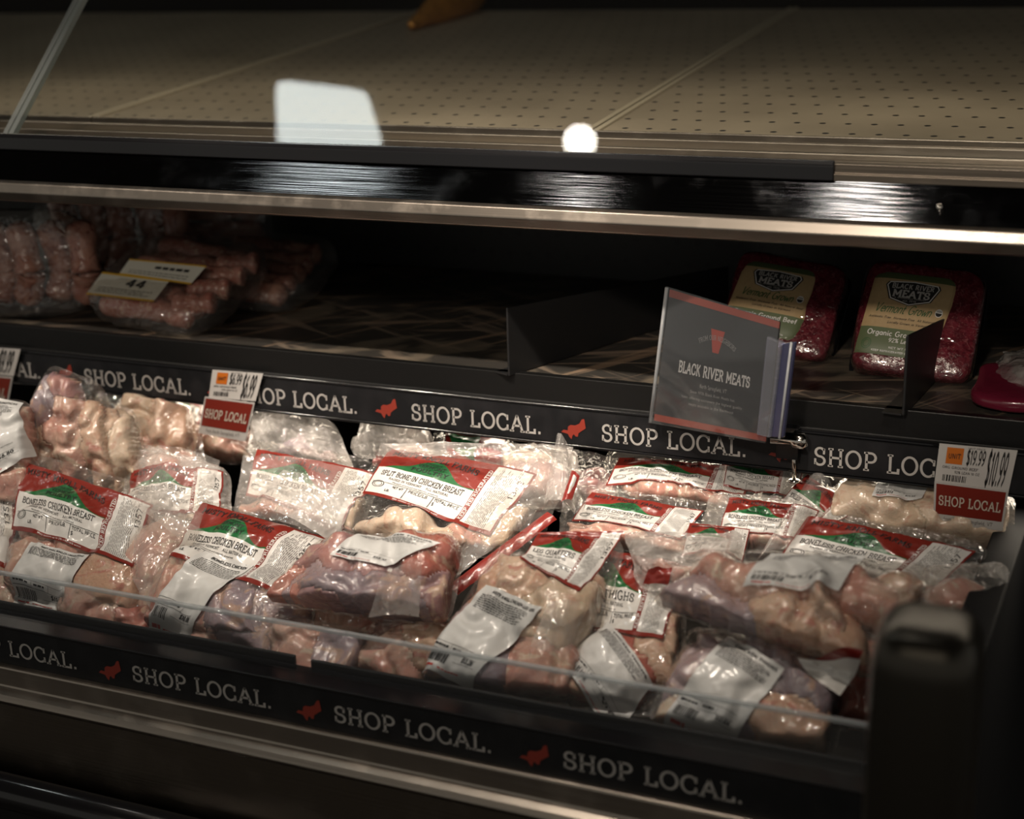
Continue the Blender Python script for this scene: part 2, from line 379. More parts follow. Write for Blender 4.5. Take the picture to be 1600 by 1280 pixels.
G['W'] = (1.05, [[(.08, 1), (.3, 0), (.52, .8), (.75, 0), (.97, 1)]], [(.08, 1, .1), (.97, 1, .1)])
G['X'] = (.74, [[(.1, 0), (.64, 1)], [(.1, 1), (.64, 0)]], [(.1, 0, .1), (.64, 0, .1), (.1, 1, .1), (.64, 1, .1)])
G['Y'] = (.74, [[(.08, 1), (.37, .48), (.66, 1)], [(.37, .5), (.37, 0)]], [(.08, 1, .1), (.66, 1, .1), (.37, 0, .13)])
G['Z'] = (.66, [[(.1, 1), (.56, 1), (.08, 0), (.58, 0)]], [])
G['0'] = (.62, [arc(.31, .5, .23, .5, 0, 360, 20)], [])
G['1'] = (.4, [[(.06, .78), (.22, 1), (.22, 0)]], [])
G['2'] = (.6, [arc(.3, .72, .22, .28, 170, -30, 10)+[(.08, 0), (.54, 0)]], [])
G['3'] = (.6, [arc(.28, .75, .22, .25, 150, -80, 10), arc(.28, .26, .25, .26, 80, -150, 10)], [])
G['4'] = (.62, [[(.44, 0), (.44, 1), (.06, .3), (.58, .3)]], [])
G['5'] = (.6, [[(.5, 1), (.14, 1), (.1, .55)]+arc(.28, .32, .24, .32, 110, -150, 12)], [])
G['6'] = (.6, [arc(.3, .3, .23, .3, 0, 360, 18), [(.09, .4), (.2, .8), (.44, 1)]], [])
G['7'] = (.56, [[(.06, 1), (.52, 1), (.2, 0)]], [])
G['8'] = (.6, [arc(.3, .74, .2, .26, 0, 360, 16), arc(.3, .25, .24, .25, 0, 360, 16)], [])
G['9'] = (.6, [arc(.3, .7, .23, .3, 0, 360, 18), [(.51, .6), (.4, .2), (.16, 0)]], [])
G['.'] = (.26, [[(.13, -.02), (.13, .1)]], []); G[','] = (.26, [[(.14, .08), (.08, -.14)]], [])
G['$'] = (.62, [G['S'][1][0], [(.31, -.12), (.31, 1.12)]], []); G['/'] = (.45, [[(.04, -.05), (.4, 1.05)]], [])
G['-'] = (.4, [[(.06, .45), (.34, .45)]], []); G['%'] = (.8, [arc(.2, .8, .13, .2, 0, 360, 12), arc(.6, .2, .13, .2, 0, 360, 12), [(.15, 0), (.65, 1)]], [])
G["'"] = (.2, [[(.1, .8), (.1, 1)]], []); G['&'] = (.7, [[(.62, 0), (.15, .75)]+arc(.3, .82, .15, .18, 180, -20, 8)+[(.1, .25)]+arc(.3, .22, .2, .22, 180, 340, 8)+[(.62, .5)]], [])
# lower case (plain strokes; x-height .62)
xh = .62
def low():
    bowl = arc(.27, .31, .2, .31, 0, 360, 16)
    G['a'] = (.54, [bowl, [(.47, .62), (.47, 0)]], []); G['b'] = (.54, [bowl, [(.07, 1), (.07, 0)]], [])
    G['c'] = (.48, [arc(.27, .31, .2, .31, 45, 315)], []); G['d'] = (.54, [bowl, [(.47, 1), (.47, 0)]], [])
    G['e'] = (.52, [[(.07, .34), (.47, .34)]+arc(.27, .31, .2, .31, 10, 310)], [])
    G['f'] = (.36, [[(.34, .98), (.22, .98), (.16, .85), (.16, 0)], [(.02, .6), (.32, .6)]], [])
    G['g'] = (.54, [bowl, [(.47, .62), (.47, -.15)]+arc(.27, -.12, .2, .18, 0, -150, 8)], [])
    G['h'] = (.54, [[(.09, 1), (.09, 0)], arc(.27, .38, .18, .24, 180, 0, 10)+[(.45, 0)]], [])
    G['i'] = (.2, [[(.1, .62), (.1, 0)], [(.1, .84), (.1, .92)]], []); G['l'] = (.2, [[(.1, 1), (.1, 0)]], [])
    G['k'] = (.48, [[(.09, 1), (.09, 0)], [(.42, .62), (.1, .25)], [(.2, .35), (.44, 0)]], [])
    G['m'] = (.78, [[(.08, .62), (.08, 0)], arc(.23, .42, .15, .2, 180, 0, 8)+[(.38, 0)], arc(.53, .42, .15, .2, 180, 0, 8)+[(.68, 0)]], [])
    G['n'] = (.54, [[(.09, .62), (.09, 0)], arc(.27, .4, .18, .22, 180, 0, 10)+[(.45, 0)]], [])
    G['o'] = (.54, [bowl], []); G['p'] = (.54, [bowl, [(.07, .62), (.07, -.3)]], [])
    G['r'] = (.36, [[(.09, .62), (.09, 0)], arc(.24, .42, .15, .2, 180, 60, 6)], [])
    G['s'] = (.44, [arc(.22, .46, .15, .16, 40, 270, 8)+arc(.22, .15, .16, .15, 90, -140, 8)], [])
    G['t'] = (.36, [[(.16, .9), (.16, .12), (.22, 0), (.33, 0)], [(.02, .6), (.32, .6)]], [])
    G['u'] = (.54, [[(.09, .62), (.09, .22)]+arc(.27, .22, .18, .22, 180, 360, 10)+[(.45, .62)], [(.45, .3), (.45, 0)]], [])
    G['v'] = (.48, [[(.04, .62), (.24, 0), (.44, .62)]], []); G['w'] = (.7, [[(.04, .62), (.2, 0), (.35, .5), (.5, 0), (.66, .62)]], [])
    G['y'] = (.5, [[(.06, .62), (.25, .05)], [(.46, .62), (.16, -.28)]], []); G['z'] = (.46, [[(.06, .62), (.4, .62), (.06, 0), (.42, 0)]], [])
    G['x'] = (.46, [[(.06, .62), (.4, 0)], [(.4, .62), (.06, 0)]], []); G['j'] = (.2, [[(.1, .62), (.1, -.25)]], []); G['q'] = G['g']
low()
def ribbon(pts, hw, ext=True):
    P = np.array(pts, float)
    for i in range(1, len(P)-1):
        a, b = P[i]-P[i-1], P[i+1]-P[i]; l = np.linalg.norm(a)*np.linalg.norm(b)
        if l > 1e-9 and np.dot(a, b)/l < -.2: return merge([ribbon(P[:i+1], hw, ext), ribbon(P[i:], hw, ext)])
    keep = [0]+[i for i in range(1, len(P)) if np.linalg.norm(P[i]-P[i-1]) > 1e-5]; P = P[keep]
    if len(P) < 2: return np.zeros((0, 2)), []
    closed = np.linalg.norm(P[0]-P[-1]) < 1e-3 and len(P) > 4
    d = np.diff(P, axis=0); d /= np.linalg.norm(d, axis=1)[:, None]; nn = np.stack([-d[:, 1], d[:, 0]], 1)
    if closed:
        nn0 = nn; N = np.vstack([nn0[0]+nn0[-1], nn0[1:]+nn0[:-1], nn0[0]+nn0[-1]])
    else:
        if ext:
            P = P.copy(); P[0] -= d[0]*hw*.35; P[-1] += d[-1]*hw*.35
        N = np.vstack([nn[0]*2, nn[1:]+nn[:-1], nn[-1]*2])
    N /= 2; l2 = np.maximum((N**2).sum(1), .25); N = N/l2[:, None]
    V = np.vstack([P+N*hw, P-N*hw]); n = len(P)
    return V, [(n+i, n+i+1, i+1, i) for i in range(n-1)]
def text_vf(s, h, slab=True, wt=.12, sp=.1, slant=0., align='l', xs=1.):
    parts = []; x = 0
    for ch in s:
        if ch == ' ': x += .42; continue
        if ch not in G: x += .4; continue
        wd, st, sf = G[ch]
        for q in st:
            V, f = ribbon(q, wt/2)
            if len(V): parts.append((V+[x, 0], f))
        if slab:
            for q in sf:
                if isinstance(q, str):
                    a, b, c = [float(k) for k in q[1:].split(',')]
                    yy = (.97, .66) if b > .5 else (.03, .34)
                    V, f = ribbon([(a, yy[0]), (a, yy[1])], wt*.42); parts.append((V+[x, 0], f)); continue
                cx, cy, hwid = q; V, f = ribbon([(cx-hwid, cy), (cx+hwid, cy)], wt*.45, False); parts.append((V+[x, 0], f))
        x += wd+sp
    V, f = merge(parts); V = V.copy(); V[:, 0] += slant*V[:, 1]; V[:, 0] *= xs; tw = (x-sp)*xs
    V *= h; tw *= h
    if align == 'c': V[:, 0] -= tw/2
    if align == 'r': V[:, 0] -= tw
    return V, f, tw
def fit_text(s, x0, x1, y, h, **kw):
    """text squeezed to the span x0..x1 (uv units), baseline y, cap height h"""
    V, f, tw = text_vf(s, 1., **kw); V = V.copy(); V[:, 0] = x0+V[:, 0]/tw*(x1-x0); V[:, 1] = y+V[:, 1]*h; return V, f
def bars(x0, x1, y0, y1, rs, rows, hgt, wmin=.02, wmax=.07, gap=.012):
    """rows of unreadably small print"""
    parts = []
    for i in range(rows):
        y = y1-(y1-y0)*(i+.5)/rows; x = x0; end = x1-(x1-x0)*.25*rs.rand()**2
        while x < end:
            wd = min(wmin+(wmax-wmin)*rs.rand(), x1-x)
            parts.append((np.array([(x, y-hgt/2), (x+wd, y-hgt/2), (x+wd, y+hgt/2), (x, y+hgt/2)]), [(0, 1, 2, 3)])); x += wd+gap
    return merge(parts)
def rect(x0, y0, x1, y1): return np.array([(x0, y0), (x1, y0), (x1, y1), (x0, y1)], float), [(0, 1, 2, 3)]
def barcode(x0, y0, x1, y1, rs, n=26):
    parts = []; x = x0
    ws = rs.rand(n)+.3; ws = ws/ws.sum()*(x1-x0)
    for i, wd in enumerate(ws):
        if i % 2 == 0: parts.append(rect(x, y0, x+wd, y1))
        x += wd
    return merge(parts)
def subdiv2(V, f, mx=.06):
    """split long quads so print follows a curved face"""
    V = [tuple(p) for p in V]; out = []; st = [tuple(q) for q in f]
    while st:
        q = st.pop()
        if len(q) != 4: out.append(q); continue
        P = np.array([V[i] for i in q]); a = np.linalg.norm(P[1]-P[0]); b = np.linalg.norm(P[2]-P[1])
        if max(a, b) < mx: out.append(q); continue
        if a >= b:
            V.append(tuple((P[0]+P[1])/2)); V.append(tuple((P[2]+P[3])/2)); n = len(V)
            st += [(q[0], n-2, n-1, q[3]), (n-2, q[1], q[2], n-1)]
        else:
            V.append(tuple((P[1]+P[2])/2)); V.append(tuple((P[3]+P[0])/2)); n = len(V)
            st += [(q[0], q[1], n-2, n-1), (n-1, n-2, q[2], q[3])]
    return np.array(V), out
def flat_print(name, parts, fn, mat, parent):
    V, f = merge(parts); P = fn(V); return build(name, P, f, mat, parent, smooth=False)

# ------------------------------------------------------------------ room
FLOORM = pbr('floor_tile', (.12, .10, .085), .35); CEILM = pbr('ceiling_paint', (.05, .045, .04), .8); WALLM = pbr('wall_dark', (.03, .028, .025), .7)
for nm, lo, hi, m in (('floor', (-5, -4, -.1), (4, 5, 0), FLOORM), ('ceiling', (-5, -4, 3.4), (4, 5, 3.5), CEILM), ('wall_back', (-5, 4.9, 0), (4, 5, 3.4), WALLM)):
    tag(box(nm, lo, hi, m, bv=0), kind='structure')

# pendant lamps whose mirror images show in the glass
LSH = pbr('lamp_housing', (.02, .02, .02), .5)
lamp_group = None
LW = emis('lamp_white', (.92, 1., .97), 12); LS = emis('lamp_spot', (1., .95, .85), 45)
def panel_lamp(cx, cy, sx, sy, label, quad):
    r = root('ceiling_lamp', (cx, cy, 3.2), label, 'lamp')
    box('housing', (cx-sx/2-.02, cy-sy/2-.02, 3.203), (cx+sx/2+.02, cy+sy/2+.02, 3.26), LSH, r)
    dfp = np.array([(p[0], p[1], 3.19) for p in quad]); dfp = dfp if np.cross(dfp[1]-dfp[0], dfp[2]-dfp[1])[2] < 0 else dfp[::-1]
    rp = []
    for i in range(4):
        for t_ in (-.18, -.06, 0, .06, .18):
            o_ = dfp[(i+1) % 4] if t_ > 0 else dfp[i-1]; q_ = dfp[i]+(o_-dfp[i])*abs(t_)
            rp.append(q_+(dfp.mean(0)-q_)*(.06 if abs(t_) < .05 else .02 if abs(t_) < .1 else 0))
    plate('diffuser', rp, .012, LW, r, direction=(0, 0, -1))
    V, f = tube_vf([(cx, cy, 3.26), (cx, cy, 3.4)], .012, 10); build('stem', V, f, LSH, r)
def round_lamp(cx, cy, rad, label, m=LS):
    r = root('pendant_lamp', (cx, cy, 3.2), label, 'lamp')
    V, f = tube_vf([(cx, cy, 3.2), (cx, cy, 3.3)], [rad*1.3, rad*.9], 24); build('shade', V, f, LSH, r)
    V, f = tube_vf([(cx, cy, 3.185), (cx, cy, 3.2)], [rad, rad], 24); build('bulb', V, f, m, r)
    V, f = tube_vf([(cx, cy, 3.3), (cx, cy, 3.4)], .01, 8); build('stem', V, f, LSH, r)
GB = onY(800, 236, 1.262)                       # foot of the glass
lean = math.radians(47); GN = np.array([0, -math.cos(lean), math.sin(lean)])
def mirror_to_ceiling(u, v, z=3.19):
    r = nrm(ray(u, v)); p = onP(u, v, GB, GN); q = r-2*np.dot(r, GN)*GN; return p+q*((z-p[2])/q[2])
a = [mirror_to_ceiling(*p) for p in ((430, 124), (568, 140), (596, 232), (432, 228))]
a = np.array(a); c = a.mean(0)
panel_lamp(c[0], c[1], a[:, 0].max()-a[:, 0].min()+.01, a[:, 1].max()-a[:, 1].min()+.0, 'square white ceiling lamp mirrored in the upper case glass', a)
c = mirror_to_ceiling(905, 220); round_lamp(c[0], c[1], .036, 'small round ceiling lamp over the middle of the case')
c = mirror_to_ceiling(1335, 310); round_lamp(c[0], c[1], .055, 'small round ceiling lamp over the right end of the case')

# ------------------------------------------------------------------ the refrigerated case
XL, XR = -1.9, -.115
CASE = root('refrigerated_display_case', (-.9, 1.3, 0), 'long black and steel refrigerated meat case with glass upper counter and shelf below', 'display case')
# lower front
yF = .93
box('front_panel', (XL, .925, .0), (XR, .955, .812), STEELD, CASE)
prism_x('steel_ledge', [(.922, .832), (.922, .812), (.915, .808), (.912, .803), (.915, .798), (.925, .796), (.945, .796), (.945, .832)], XL, XR, STEEL, CASE, .002)
# black bumper tube low on the front
V, f = tube_vf([(XL, .905, .715), (XR, .905, .715)], .016, 16); build('bumper_tube', V, f, BLACKG, CASE)
box('toe_panel', (XL, .912, .02), (XR, .93, .70), BLACK, CASE)
# front price channel with its printed strip
strip = box('label_channel', (XL, .928, .828), (XR, .95, .870), STRIPM, CASE, .001)
box('channel_lip', (XL, .924, .869), (XR, .952, .872), BLACKG, CASE, .0006)
def strip_text(s, x0, x1, y, z0, h, par, name='lettering', mat=INKW, wt=.13, yaw=0):
    V, f, tw = text_vf(s, 1., wt=wt, sp=.085)
    P = np.stack([x0+V[:, 0]/tw*(x1-x0), np.full(len(V), y), z0+V[:, 1]*h], 1); return build(name, P, f, mat, par, smooth=False)
FOX = np.array([(170, 300), (186, 284), (213, 286), (216, 262), (232, 250), (262, 250), (290, 236), (306, 208), (322, 204), (331, 262), (305, 280), (284, 296), (279, 318), (266, 320), (252, 306), (243, 318), (238, 338), (224, 326), (214, 308), (190, 303)], float)
FOX[:, 0] = (FOX[:, 0]-170)/160; FOX[:, 1] = (338-FOX[:, 1])/134
def fox(x0, wd, y, z0, h, par):
    P = np.stack([x0+FOX[:, 0]*wd, np.full(len(FOX), y), z0+FOX[:, 1]*h], 1)
    build('emblem', P, [tuple(range(len(FOX)))[::-1]], INKR, par, smooth=False)
xa = onY(210, 1055, yF)[0]; xb = onY(525, 1120, yF)[0]; per = xb-xa; wl = onY(770, 1150, yF)[0]-xb
for k in range(-4, 3):
    x0 = xa+per*k
    if x0+wl < XR and x0 > XL:
        strip_text('SHOP LOCAL.', x0, x0+wl, .9275, .8415, .0138, strip)
    if XL < x0-.036 < XR-.04: fox(x0-.036, .024, .9275, .8365, .021, strip)
# two black liner plates behind the channel, with the gap between them
gx0 = onY(463, 1040, .955)[0]; gx1 = onY(488, 1050, .955)[0]
box('liner_plate', (XL, .953, .74), (gx0, .9565, .8785), BLACK, CASE, .001)
box('liner_plate', (gx1, .953, .74), (XR, .9565, .8775), BLACK, CASE, .001)
# bin floor, back
box('bin_floor', (XL, .957, .725), (XR, 1.62, .74), DARK, CASE, 0)
box('bin_back', (XL, 1.60, .74), (XR, 1.62, .99), DARK, CASE, 0)
box('inner_back_panel', (XL-.6, 1.72, .99), (XR+.6, 1.74, 1.22), BACKP, CASE, 0)
# clear acrylic guard
guard = root('acrylic_guard', (-.6, .945, .872), 'low clear acrylic guard standing along the front of the chicken bin', 'guard')
box('guard_panel', (XL, .9395, .872), (XR, .9425, .913), ACR, guard, 0)
box('guard_edge', (XL, .939, .913), (XR, .943, .9165), ACRE, guard, .0008)
# shelf
SZ = 1.028; XS0, XS1 = -2.3, .35
shelf = root('meat_shelf', (-.8, 1.3, .96), 'scratched black middle shelf with printed edge strip running across the case', 'shelf')
box('shelf_board', (XS0, 1.308, SZ-.012), (XS1, 1.72, SZ), SHELFM, shelf, .001)
lip = prism_x('shelf_lip', [(1.30, SZ+.002), (1.30, 1.004), (1.294, 1.001), (1.294, .963), (1.30, .961), (1.335, .961), (1.335, .966), (1.306, .968), (1.306, SZ-.014), (1.309, SZ-.014), (1.309, SZ+.002)], XS0, XS1, BLACK, shelf, .0008)
V, f = tube_vf([(XS0, 1.2955, 1.0015), (XS1, 1.2955, 1.0015)], .0022, 8); build('channel_bead', V, f, BLACKG, shelf)
V, f = tube_vf([(XS0, 1.2945, .963), (XS1, 1.2945, .963)], .0018, 8); build('channel_bead', V, f, BLACKG, shelf)
sstrip = box('label_strip', (XS0, 1.2925, .9655), (XS1, 1.294, .9995), STRIPM, shelf, 0)
ys = 1.292
xa = onY(643, 650, ys)[0]; xb = onY(940, 680, ys)[0]; per = xb-xa; wl = onY(846, 665, ys)[0]-xa
for k in range(-4, 3):
    x0 = xa+per*k
    if XS0 < x0 < XS1-.15:
        strip_text('SHOP LOCAL.', x0, x0+wl, ys, .9725, .0162, sstrip)
        fox(x0-.042, .0255, ys, .9705, .022, sstrip)
# header: steel nose, black sloped panel, gasket
bt = onY(800, 322, 1.222)[2]; bb = onY(800, 360, 1.222)[2]
prism_x('nose_bar', [(1.262, bb+.004), (1.23, bb), (1.224, bb+.002), (1.221, (bb+bt)/2), (1.224, bt-.002), (1.229, bt), (1.262, bt)], XS0, XS1, STEEL, CASE, .001)
yp = 1.229
for _ in range(200):
    yp += .0002
    if onY(800, 262, yp)[2]-bt <= (yp-1.229)*.93: break
pt = onY(800, 262, yp)
prism_x('header_panel', [(1.229, bt+.0003), (yp, pt[2]), (1.268, pt[2]), (1.268, bt+.0003)], XS0, XS1, BPANEL, CASE, .0003)
xg = onY(1300, 262, 1.25)[0]
gt_ = onY(800, 236, 1.254)[2]
prism_x('gasket', [(yp-.003, pt[2]-.001), (yp-.003, gt_-.004), (yp, gt_), (1.262, gt_), (1.262, pt[2]-.001)], XS0, xg, BLACKG, CASE, .0012)
prism_x('glass_channel', [(yp-.001, pt[2]-.001), (yp-.001, pt[2]+.005), (yp+.002, pt[2]+.0055), (yp+.002, gt_-.003), (1.262, gt_-.003), (1.262, pt[2]-.001)], xg, XS1, STEELD, CASE, .0008)
box('header_body', (XS0, 1.264, bb+.004), (XS1, 1.75, gt_-.016), DARK, CASE, 0)
sc = onY(1468, 325, 1.24)
V, f = tube_vf([sc, sc+np.array([0, -.0025, .0025])], [.0035, .0022], 14); build('screw', V, f, CHROME, CASE)
# deck frame strips and trays
dz = gt_
for k, (y0, y1, z, m) in enumerate(((1.264, 1.30, dz-.006, STEELD), (1.302, 1.306, dz-.001, STEEL), (1.31, 1.35, dz-.008, TRAY), (1.352, 1.357, dz, STEEL))):
    box('deck_rail', (XS0, y0, dz-.016), (XS1, y1, z), m, CASE, .0008)
dfr = onY(800, 214, 1.40)[2]
z0, z1 = onY(800, 203, 1.41)[2], onY(800, 18, 2.25)[2]
prism_x('deck_sill', [(1.358, dz-.016), (1.358, z0-.010), (1.405, z0-.003), (1.405, dz-.016)], XS0, XS1, STEELD, CASE, .001)
box('deck_back', (-3.0, 2.262, 1.0), (1.0, 2.29, 2.2), DARK, CASE, 0)
# three perforated trays
dn = nrm(np.cross([1, 0, 0], [0, 2.25-1.41, z1-z0]))
s1 = onP(935, 200, np.array([0, 1.41, z0]), dn)[0]; s2 = onP(130, 190, np.array([0, 1.41, z0]), dn)[0]
s1b = onP(1250, 82, np.array([0, 1.41, z0]), dn)[0]
RIMM = pbr('tray_rim_beige', (.36, .31, .23), .4)
TS = [(-3.0, s2-.002, 'far left perforated beige tray on the upper counter behind the slanted glass edge'), (s2+.001, s1-.0015, 'middle perforated beige tray on the upper counter behind the glass'), (s1+.0015, .9, 'right perforated beige tray on the upper counter with visible rows of holes')]
for x0, x1, lb in TS:
    r = root('perforated_tray', ((x0+x1)/2, 1.41, z0), lb, 'tray', 'perforated trays on the upper counter')
    P = np.array([(x0, 1.41, z0), (x1, 1.41, z0), (x1, 2.26, z1+(z1-z0)/.84*.01), (x0, 2.26, z1+(z1-z0)/.84*.01)])
    plate('tray_surface', P, .004, TRAY, r)
    for xx in (x0, x1):
        s = .006 if xx == x0 else -.006
        Pq = np.array([(min(xx, xx+s), 1.41, z0+.0025), (max(xx, xx+s), 1.41, z0+.0025), (max(xx, xx+s), 2.26, z1+.0035), (min(xx, xx+s), 2.26, z1+.0035)])
        plate('tray_rim', Pq, .004, RIMM, r, .0008)
    V, f = box_vf(((x0+x1)/2, 1.409, z0-.003), (x1-x0, .004, .010)); o = build('tray_edge', V, f, STEEL, r, smooth=False); bevel(o, .001)
# glass panes (left pane ends at the slanted edge)
up = np.array([0, math.sin(lean), math.cos(lean)])
xe = onY(8, 195, 1.262)[0]
def pane(x0, x1, lb):
    r = root('glass_pane', ((x0+x1)/2, GB[1], GB[2]), lb, 'glass', 'leaning glass panes of the upper counter')
    B = GB+np.array([0, 0, -.002])
    P = np.array([[x0, B[1], B[2]], [x1, B[1], B[2]], [x1, B[1], B[2]]+up*.62, [x0, B[1], B[2]]+up*.62]); P[2][0] = x1; P[3][0] = x0
    P[2] = np.array([x1, B[1], B[2]])+up*.62; P[3] = np.array([x0, B[1], B[2]])+up*.62
    build('pane', P, [(0, 1, 2, 3)], GLASS, r, smooth=False)
    for xx, s in ((x0, 1), (x1, -1)):
        q = np.array([[xx, B[1], B[2]], [xx+s*.006, B[1], B[2]], np.array([xx+s*.006, B[1], B[2]])+up*.62, np.array([xx, B[1], B[2]])+up*.62])
        if s < 0: q = q[[1, 0, 3, 2]]
        plate('polished_edge', q-GN*.0005, .006, GLASSE, r)
pane(xe, XS1, 'large leaning glass pane with two bright lamp reflections')
pane(-2.6, xe-.002, 'glass pane left of the slanted polished edge')
# end panel
xo = -.085; xi = -.112
A = onX(1500, 962, xi+.0); Bp = onX(1594, 734, xi)
sl = (Bp[2]-A[2])/(Bp[1]-A[1])
yA, yB = .80, 2.0
zA = A[2]+sl*(yA-A[1]); zB = A[2]+sl*(1.62-A[1])
P = np.array([(xo, yA, 0), (xo, 1.75, 0), (xo, 1.75, zB), (xo, yA, zA)])
plate('end_panel', P, xo-xi, pbr('end_panel_black', (.009, .0095, .011), .65, spec=.15), CASE, .002, direction=(1, 0, 0))
# corner bumper post
def post():
    y = .75; cl = onY(1345, 1100, y); cr = onY(1523, 1100, y); cx = (cl[0]+cr[0])/2; hw = (cr[0]-cl[0])/2; top = onY(1430, 978, y+.02)[2]
    seg = 40; V, f = [], []
    prof = [(0.5-top, 1.)]+[(z, s) for z, s in [(-.026, 1), (-.020, .985), (-.013, .95), (-.007, .87), (-.003, .76), (-.0007, .6), (0, .4), (0, .01)]]
    for z, s in prof:
        for k in range(seg):
            q = 2*math.pi*k/seg; c, s_ = math.cos(q), math.sin(q); e = .62
            V.append((cx+hw*s*np.sign(c)*abs(c)**e, y+.034+.034*s*np.sign(s_)*abs(s_)**e, top+z))
    n = len(prof)
    for i in range(n-1):
        for k in range(seg): f.append((i*seg+k, i*seg+(k+1) % seg, (i+1)*seg+(k+1) % seg, (i+1)*seg+k))
    f.append(tuple(range((n-1)*seg, n*seg))); f.append(tuple(range(seg))[::-1])
    r = root('corner_bumper_post', (cx, y, .5), 'rounded dark steel bumper post at the near right corner of the case', 'post')
    V = np.array(V); V[V[:, 2] < .51, 2] = 0
    build('post', V, f, POSTM, r)
POSTM = pbr('post_steel', (.05, .045, .037), .3, .8)
post()

# ------------------------------------------------------------------ shelf dividers
DIVM = pbr('divider_black', (.012, .012, .0125), .42, bump=.1)
def divider(px, lb, face_w=.10):
    # px: front top, front bottom, back top  (pixels)
    f0 = onZ(*px[1], SZ+.0005); ft = onY(*px[0], f0[1])
    x = f0[0]; h = ft[2]-SZ
    bk = onY(*px[2], 1.62); sg_ = nrm(np.array([bk[0], bk[1], 0])-np.array([x, f0[1], 0])); nn = nrm(np.array([sg_[1], -sg_[0], 0]))
    r = root('shelf_divider', (x, f0[1], SZ), lb, 'divider', 'black shelf dividers')
    P = np.array([(x, f0[1], SZ+.0005), (bk[0], bk[1], SZ+.0005), bk, (x, f0[1], SZ+h)])
    plate('divider_plate', P, .0025, DIVM, r, .0008, direction=nn)
    F0 = np.array([x, f0[1], SZ+.002]); F1 = np.array([bk[0], bk[1], SZ+.002])
    plate('divider_foot', np.array([F0-nn*.003, F0-nn*.02, F1-nn*.02, F1-nn*.003]), .0015, DIVM, r, direction=(0, 0, 1))
    return x
divider(((791, 481), (796, 588), (1139, 416)), 'black upright shelf divider left of the beef packages')
divider(((1410, 524), (1413, 650), (1545, 466)), 'black upright shelf divider standing in front of the right beef package')

# ------------------------------------------------------------------ vendor sign
sy = 1.255; th = math.radians(24)
SN = nrm((-math.sin(th)*1., -math.cos(th), .05)); SO = onY(1120, 570, sy)
def sg(u, v, off=0.): return onP(u, v, SO, SN)+SN*off
Q = [sg(1022, 657), sg(1197, 690), sg(1219, 503), sg(1047, 452)]
sign = root('vendor_sign', sg(1210, 700), 'square dark vendor card in a clear acrylic holder clipped to the shelf edge', 'sign')
card = plate('sign_card', Q, .0012, pbr('card_charcoal', (.018, .019, .020), .45), sign)
def qf(Q, off=.0004):
    Q = [np.array(q) for q in Q]; n = nrm(np.cross(Q[1]-Q[0], Q[3]-Q[0]))
    def fn(V):
        u = V[:, :1]; v = V[:, 1:2]
        return Q[0]*(1-u)*(1-v)+Q[1]*u*(1-v)+Q[2]*u*v+Q[3]*(1-u)*v+n*off
    return fn
fn = qf(Q)
flat_print('red_band', [rect(0, 0, 1, .052), rect(0, .945, 1, 1.)], fn, pbr('card_red', (.22, .035, .018), .5), card)
V, f, tw = text_vf('BLACK RIVER MEATS', 1, wt=.18, sp=.07); V = V.copy(); V[:, 0] = .17+V[:, 0]/tw*.64; V[:, 1] = .415+V[:, 1]*.08
flat_print('lettering', [(V, f)], fn, INKW, card)
flat_print('lettering', [fit_text('North Springfield, VT', .38, .62, .325, .03, slab=False, wt=.14)], fn, INKG, card)
rs = np.random.RandomState(3)
flat_print('fine_print', [fit_text('Since 1976 Black River Meats has', .30, .70, .272, .022, slab=False, wt=.12), fit_text('been offering customers the highest quality', .23, .77, .222, .022, slab=False, wt=.12), fit_text('meats available in the Northeast', .30, .70, .172, .022, slab=False, wt=.12)], fn, INKG, card)
V, f, tw = text_vf('FROM OUR NEIGHBORS', 1, wt=.12, sp=.08); V = V.copy(); xx = (V[:, 0]/tw-.5)
a_ = xx*1.25; R = .28; Vp = np.stack([.49+(R+V[:, 1]*.03)*np.sin(a_)*.95, .44+(R+V[:, 1]*.035)*np.cos(a_)], 1)
flat_print('lettering', [(Vp, f)], fn, INKG, card)
flat_print('emblem', [(np.array([(.455, .62), (.51, .62), (.545, .80), (.42, .80)]), [(0, 1, 2, 3)])], qf(Q, .0003), INKR, card)
fr = [sg(1015, 660, .002), sg(1197, 692, .002), sg(1220, 500, .002), sg(1043, 447, .002)]
plate('clear_cover', fr, .0006, ACR, sign)
V, f = tube_vf([sg(1017, 660, .001), sg(1043, 449, .001)], .0018, 8); build('holder_edge', V, f, ACRE, sign)
plate('holder_channel', [sg(1186, 678, .004), sg(1206, 683, .004), sg(1225, 535, .004), sg(1202, 525, .004)], .006, ACRB, sign, .001)
plate('holder_channel', [sg(1206, 683, .001), sg(1224, 684, .001), sg(1243, 534, .001), sg(1223, 537, .001)], .004, pbr('holder_navy', (.035, .037, .075), .2, coat=.5), sign, .001)
V, f = tube_vf([sg(1222, 684, .004), sg(1241, 534, .004)], .0012, 8); build('holder_edge', V, f, ACRE, sign)
# clip
cl0 = onY(1205, 686, 1.275); cl1 = onY(1262, 690, 1.275)
V, f = tube_vf([cl0, cl0+(cl1-cl0)*.55, cl0+(cl1-cl0)*.6, cl0+(cl1-cl0)*.9, cl1], [.0045, .0045, .007, .0075, .004], 16); build('clip_barrel', V, f, CHROME, sign)
q0 = onY(1240, 700, 1.283); q1 = onY(1241, 750, 1.283)
V, f = tube_vf([q0, q1], .0018, 10); V2, f2 = tube_vf([q1, q1+np.array([0, 0, -.002])], .005, 12); V, f = merge([(V, f), (V2, f2)]); build('clip_screw', V, f, CHROME, sign)
V, f = box_vf(onY(1232, 690, 1.285), (.02, .012, .03)); build('clip_block', V, f, BLACKG, sign, smooth=False)

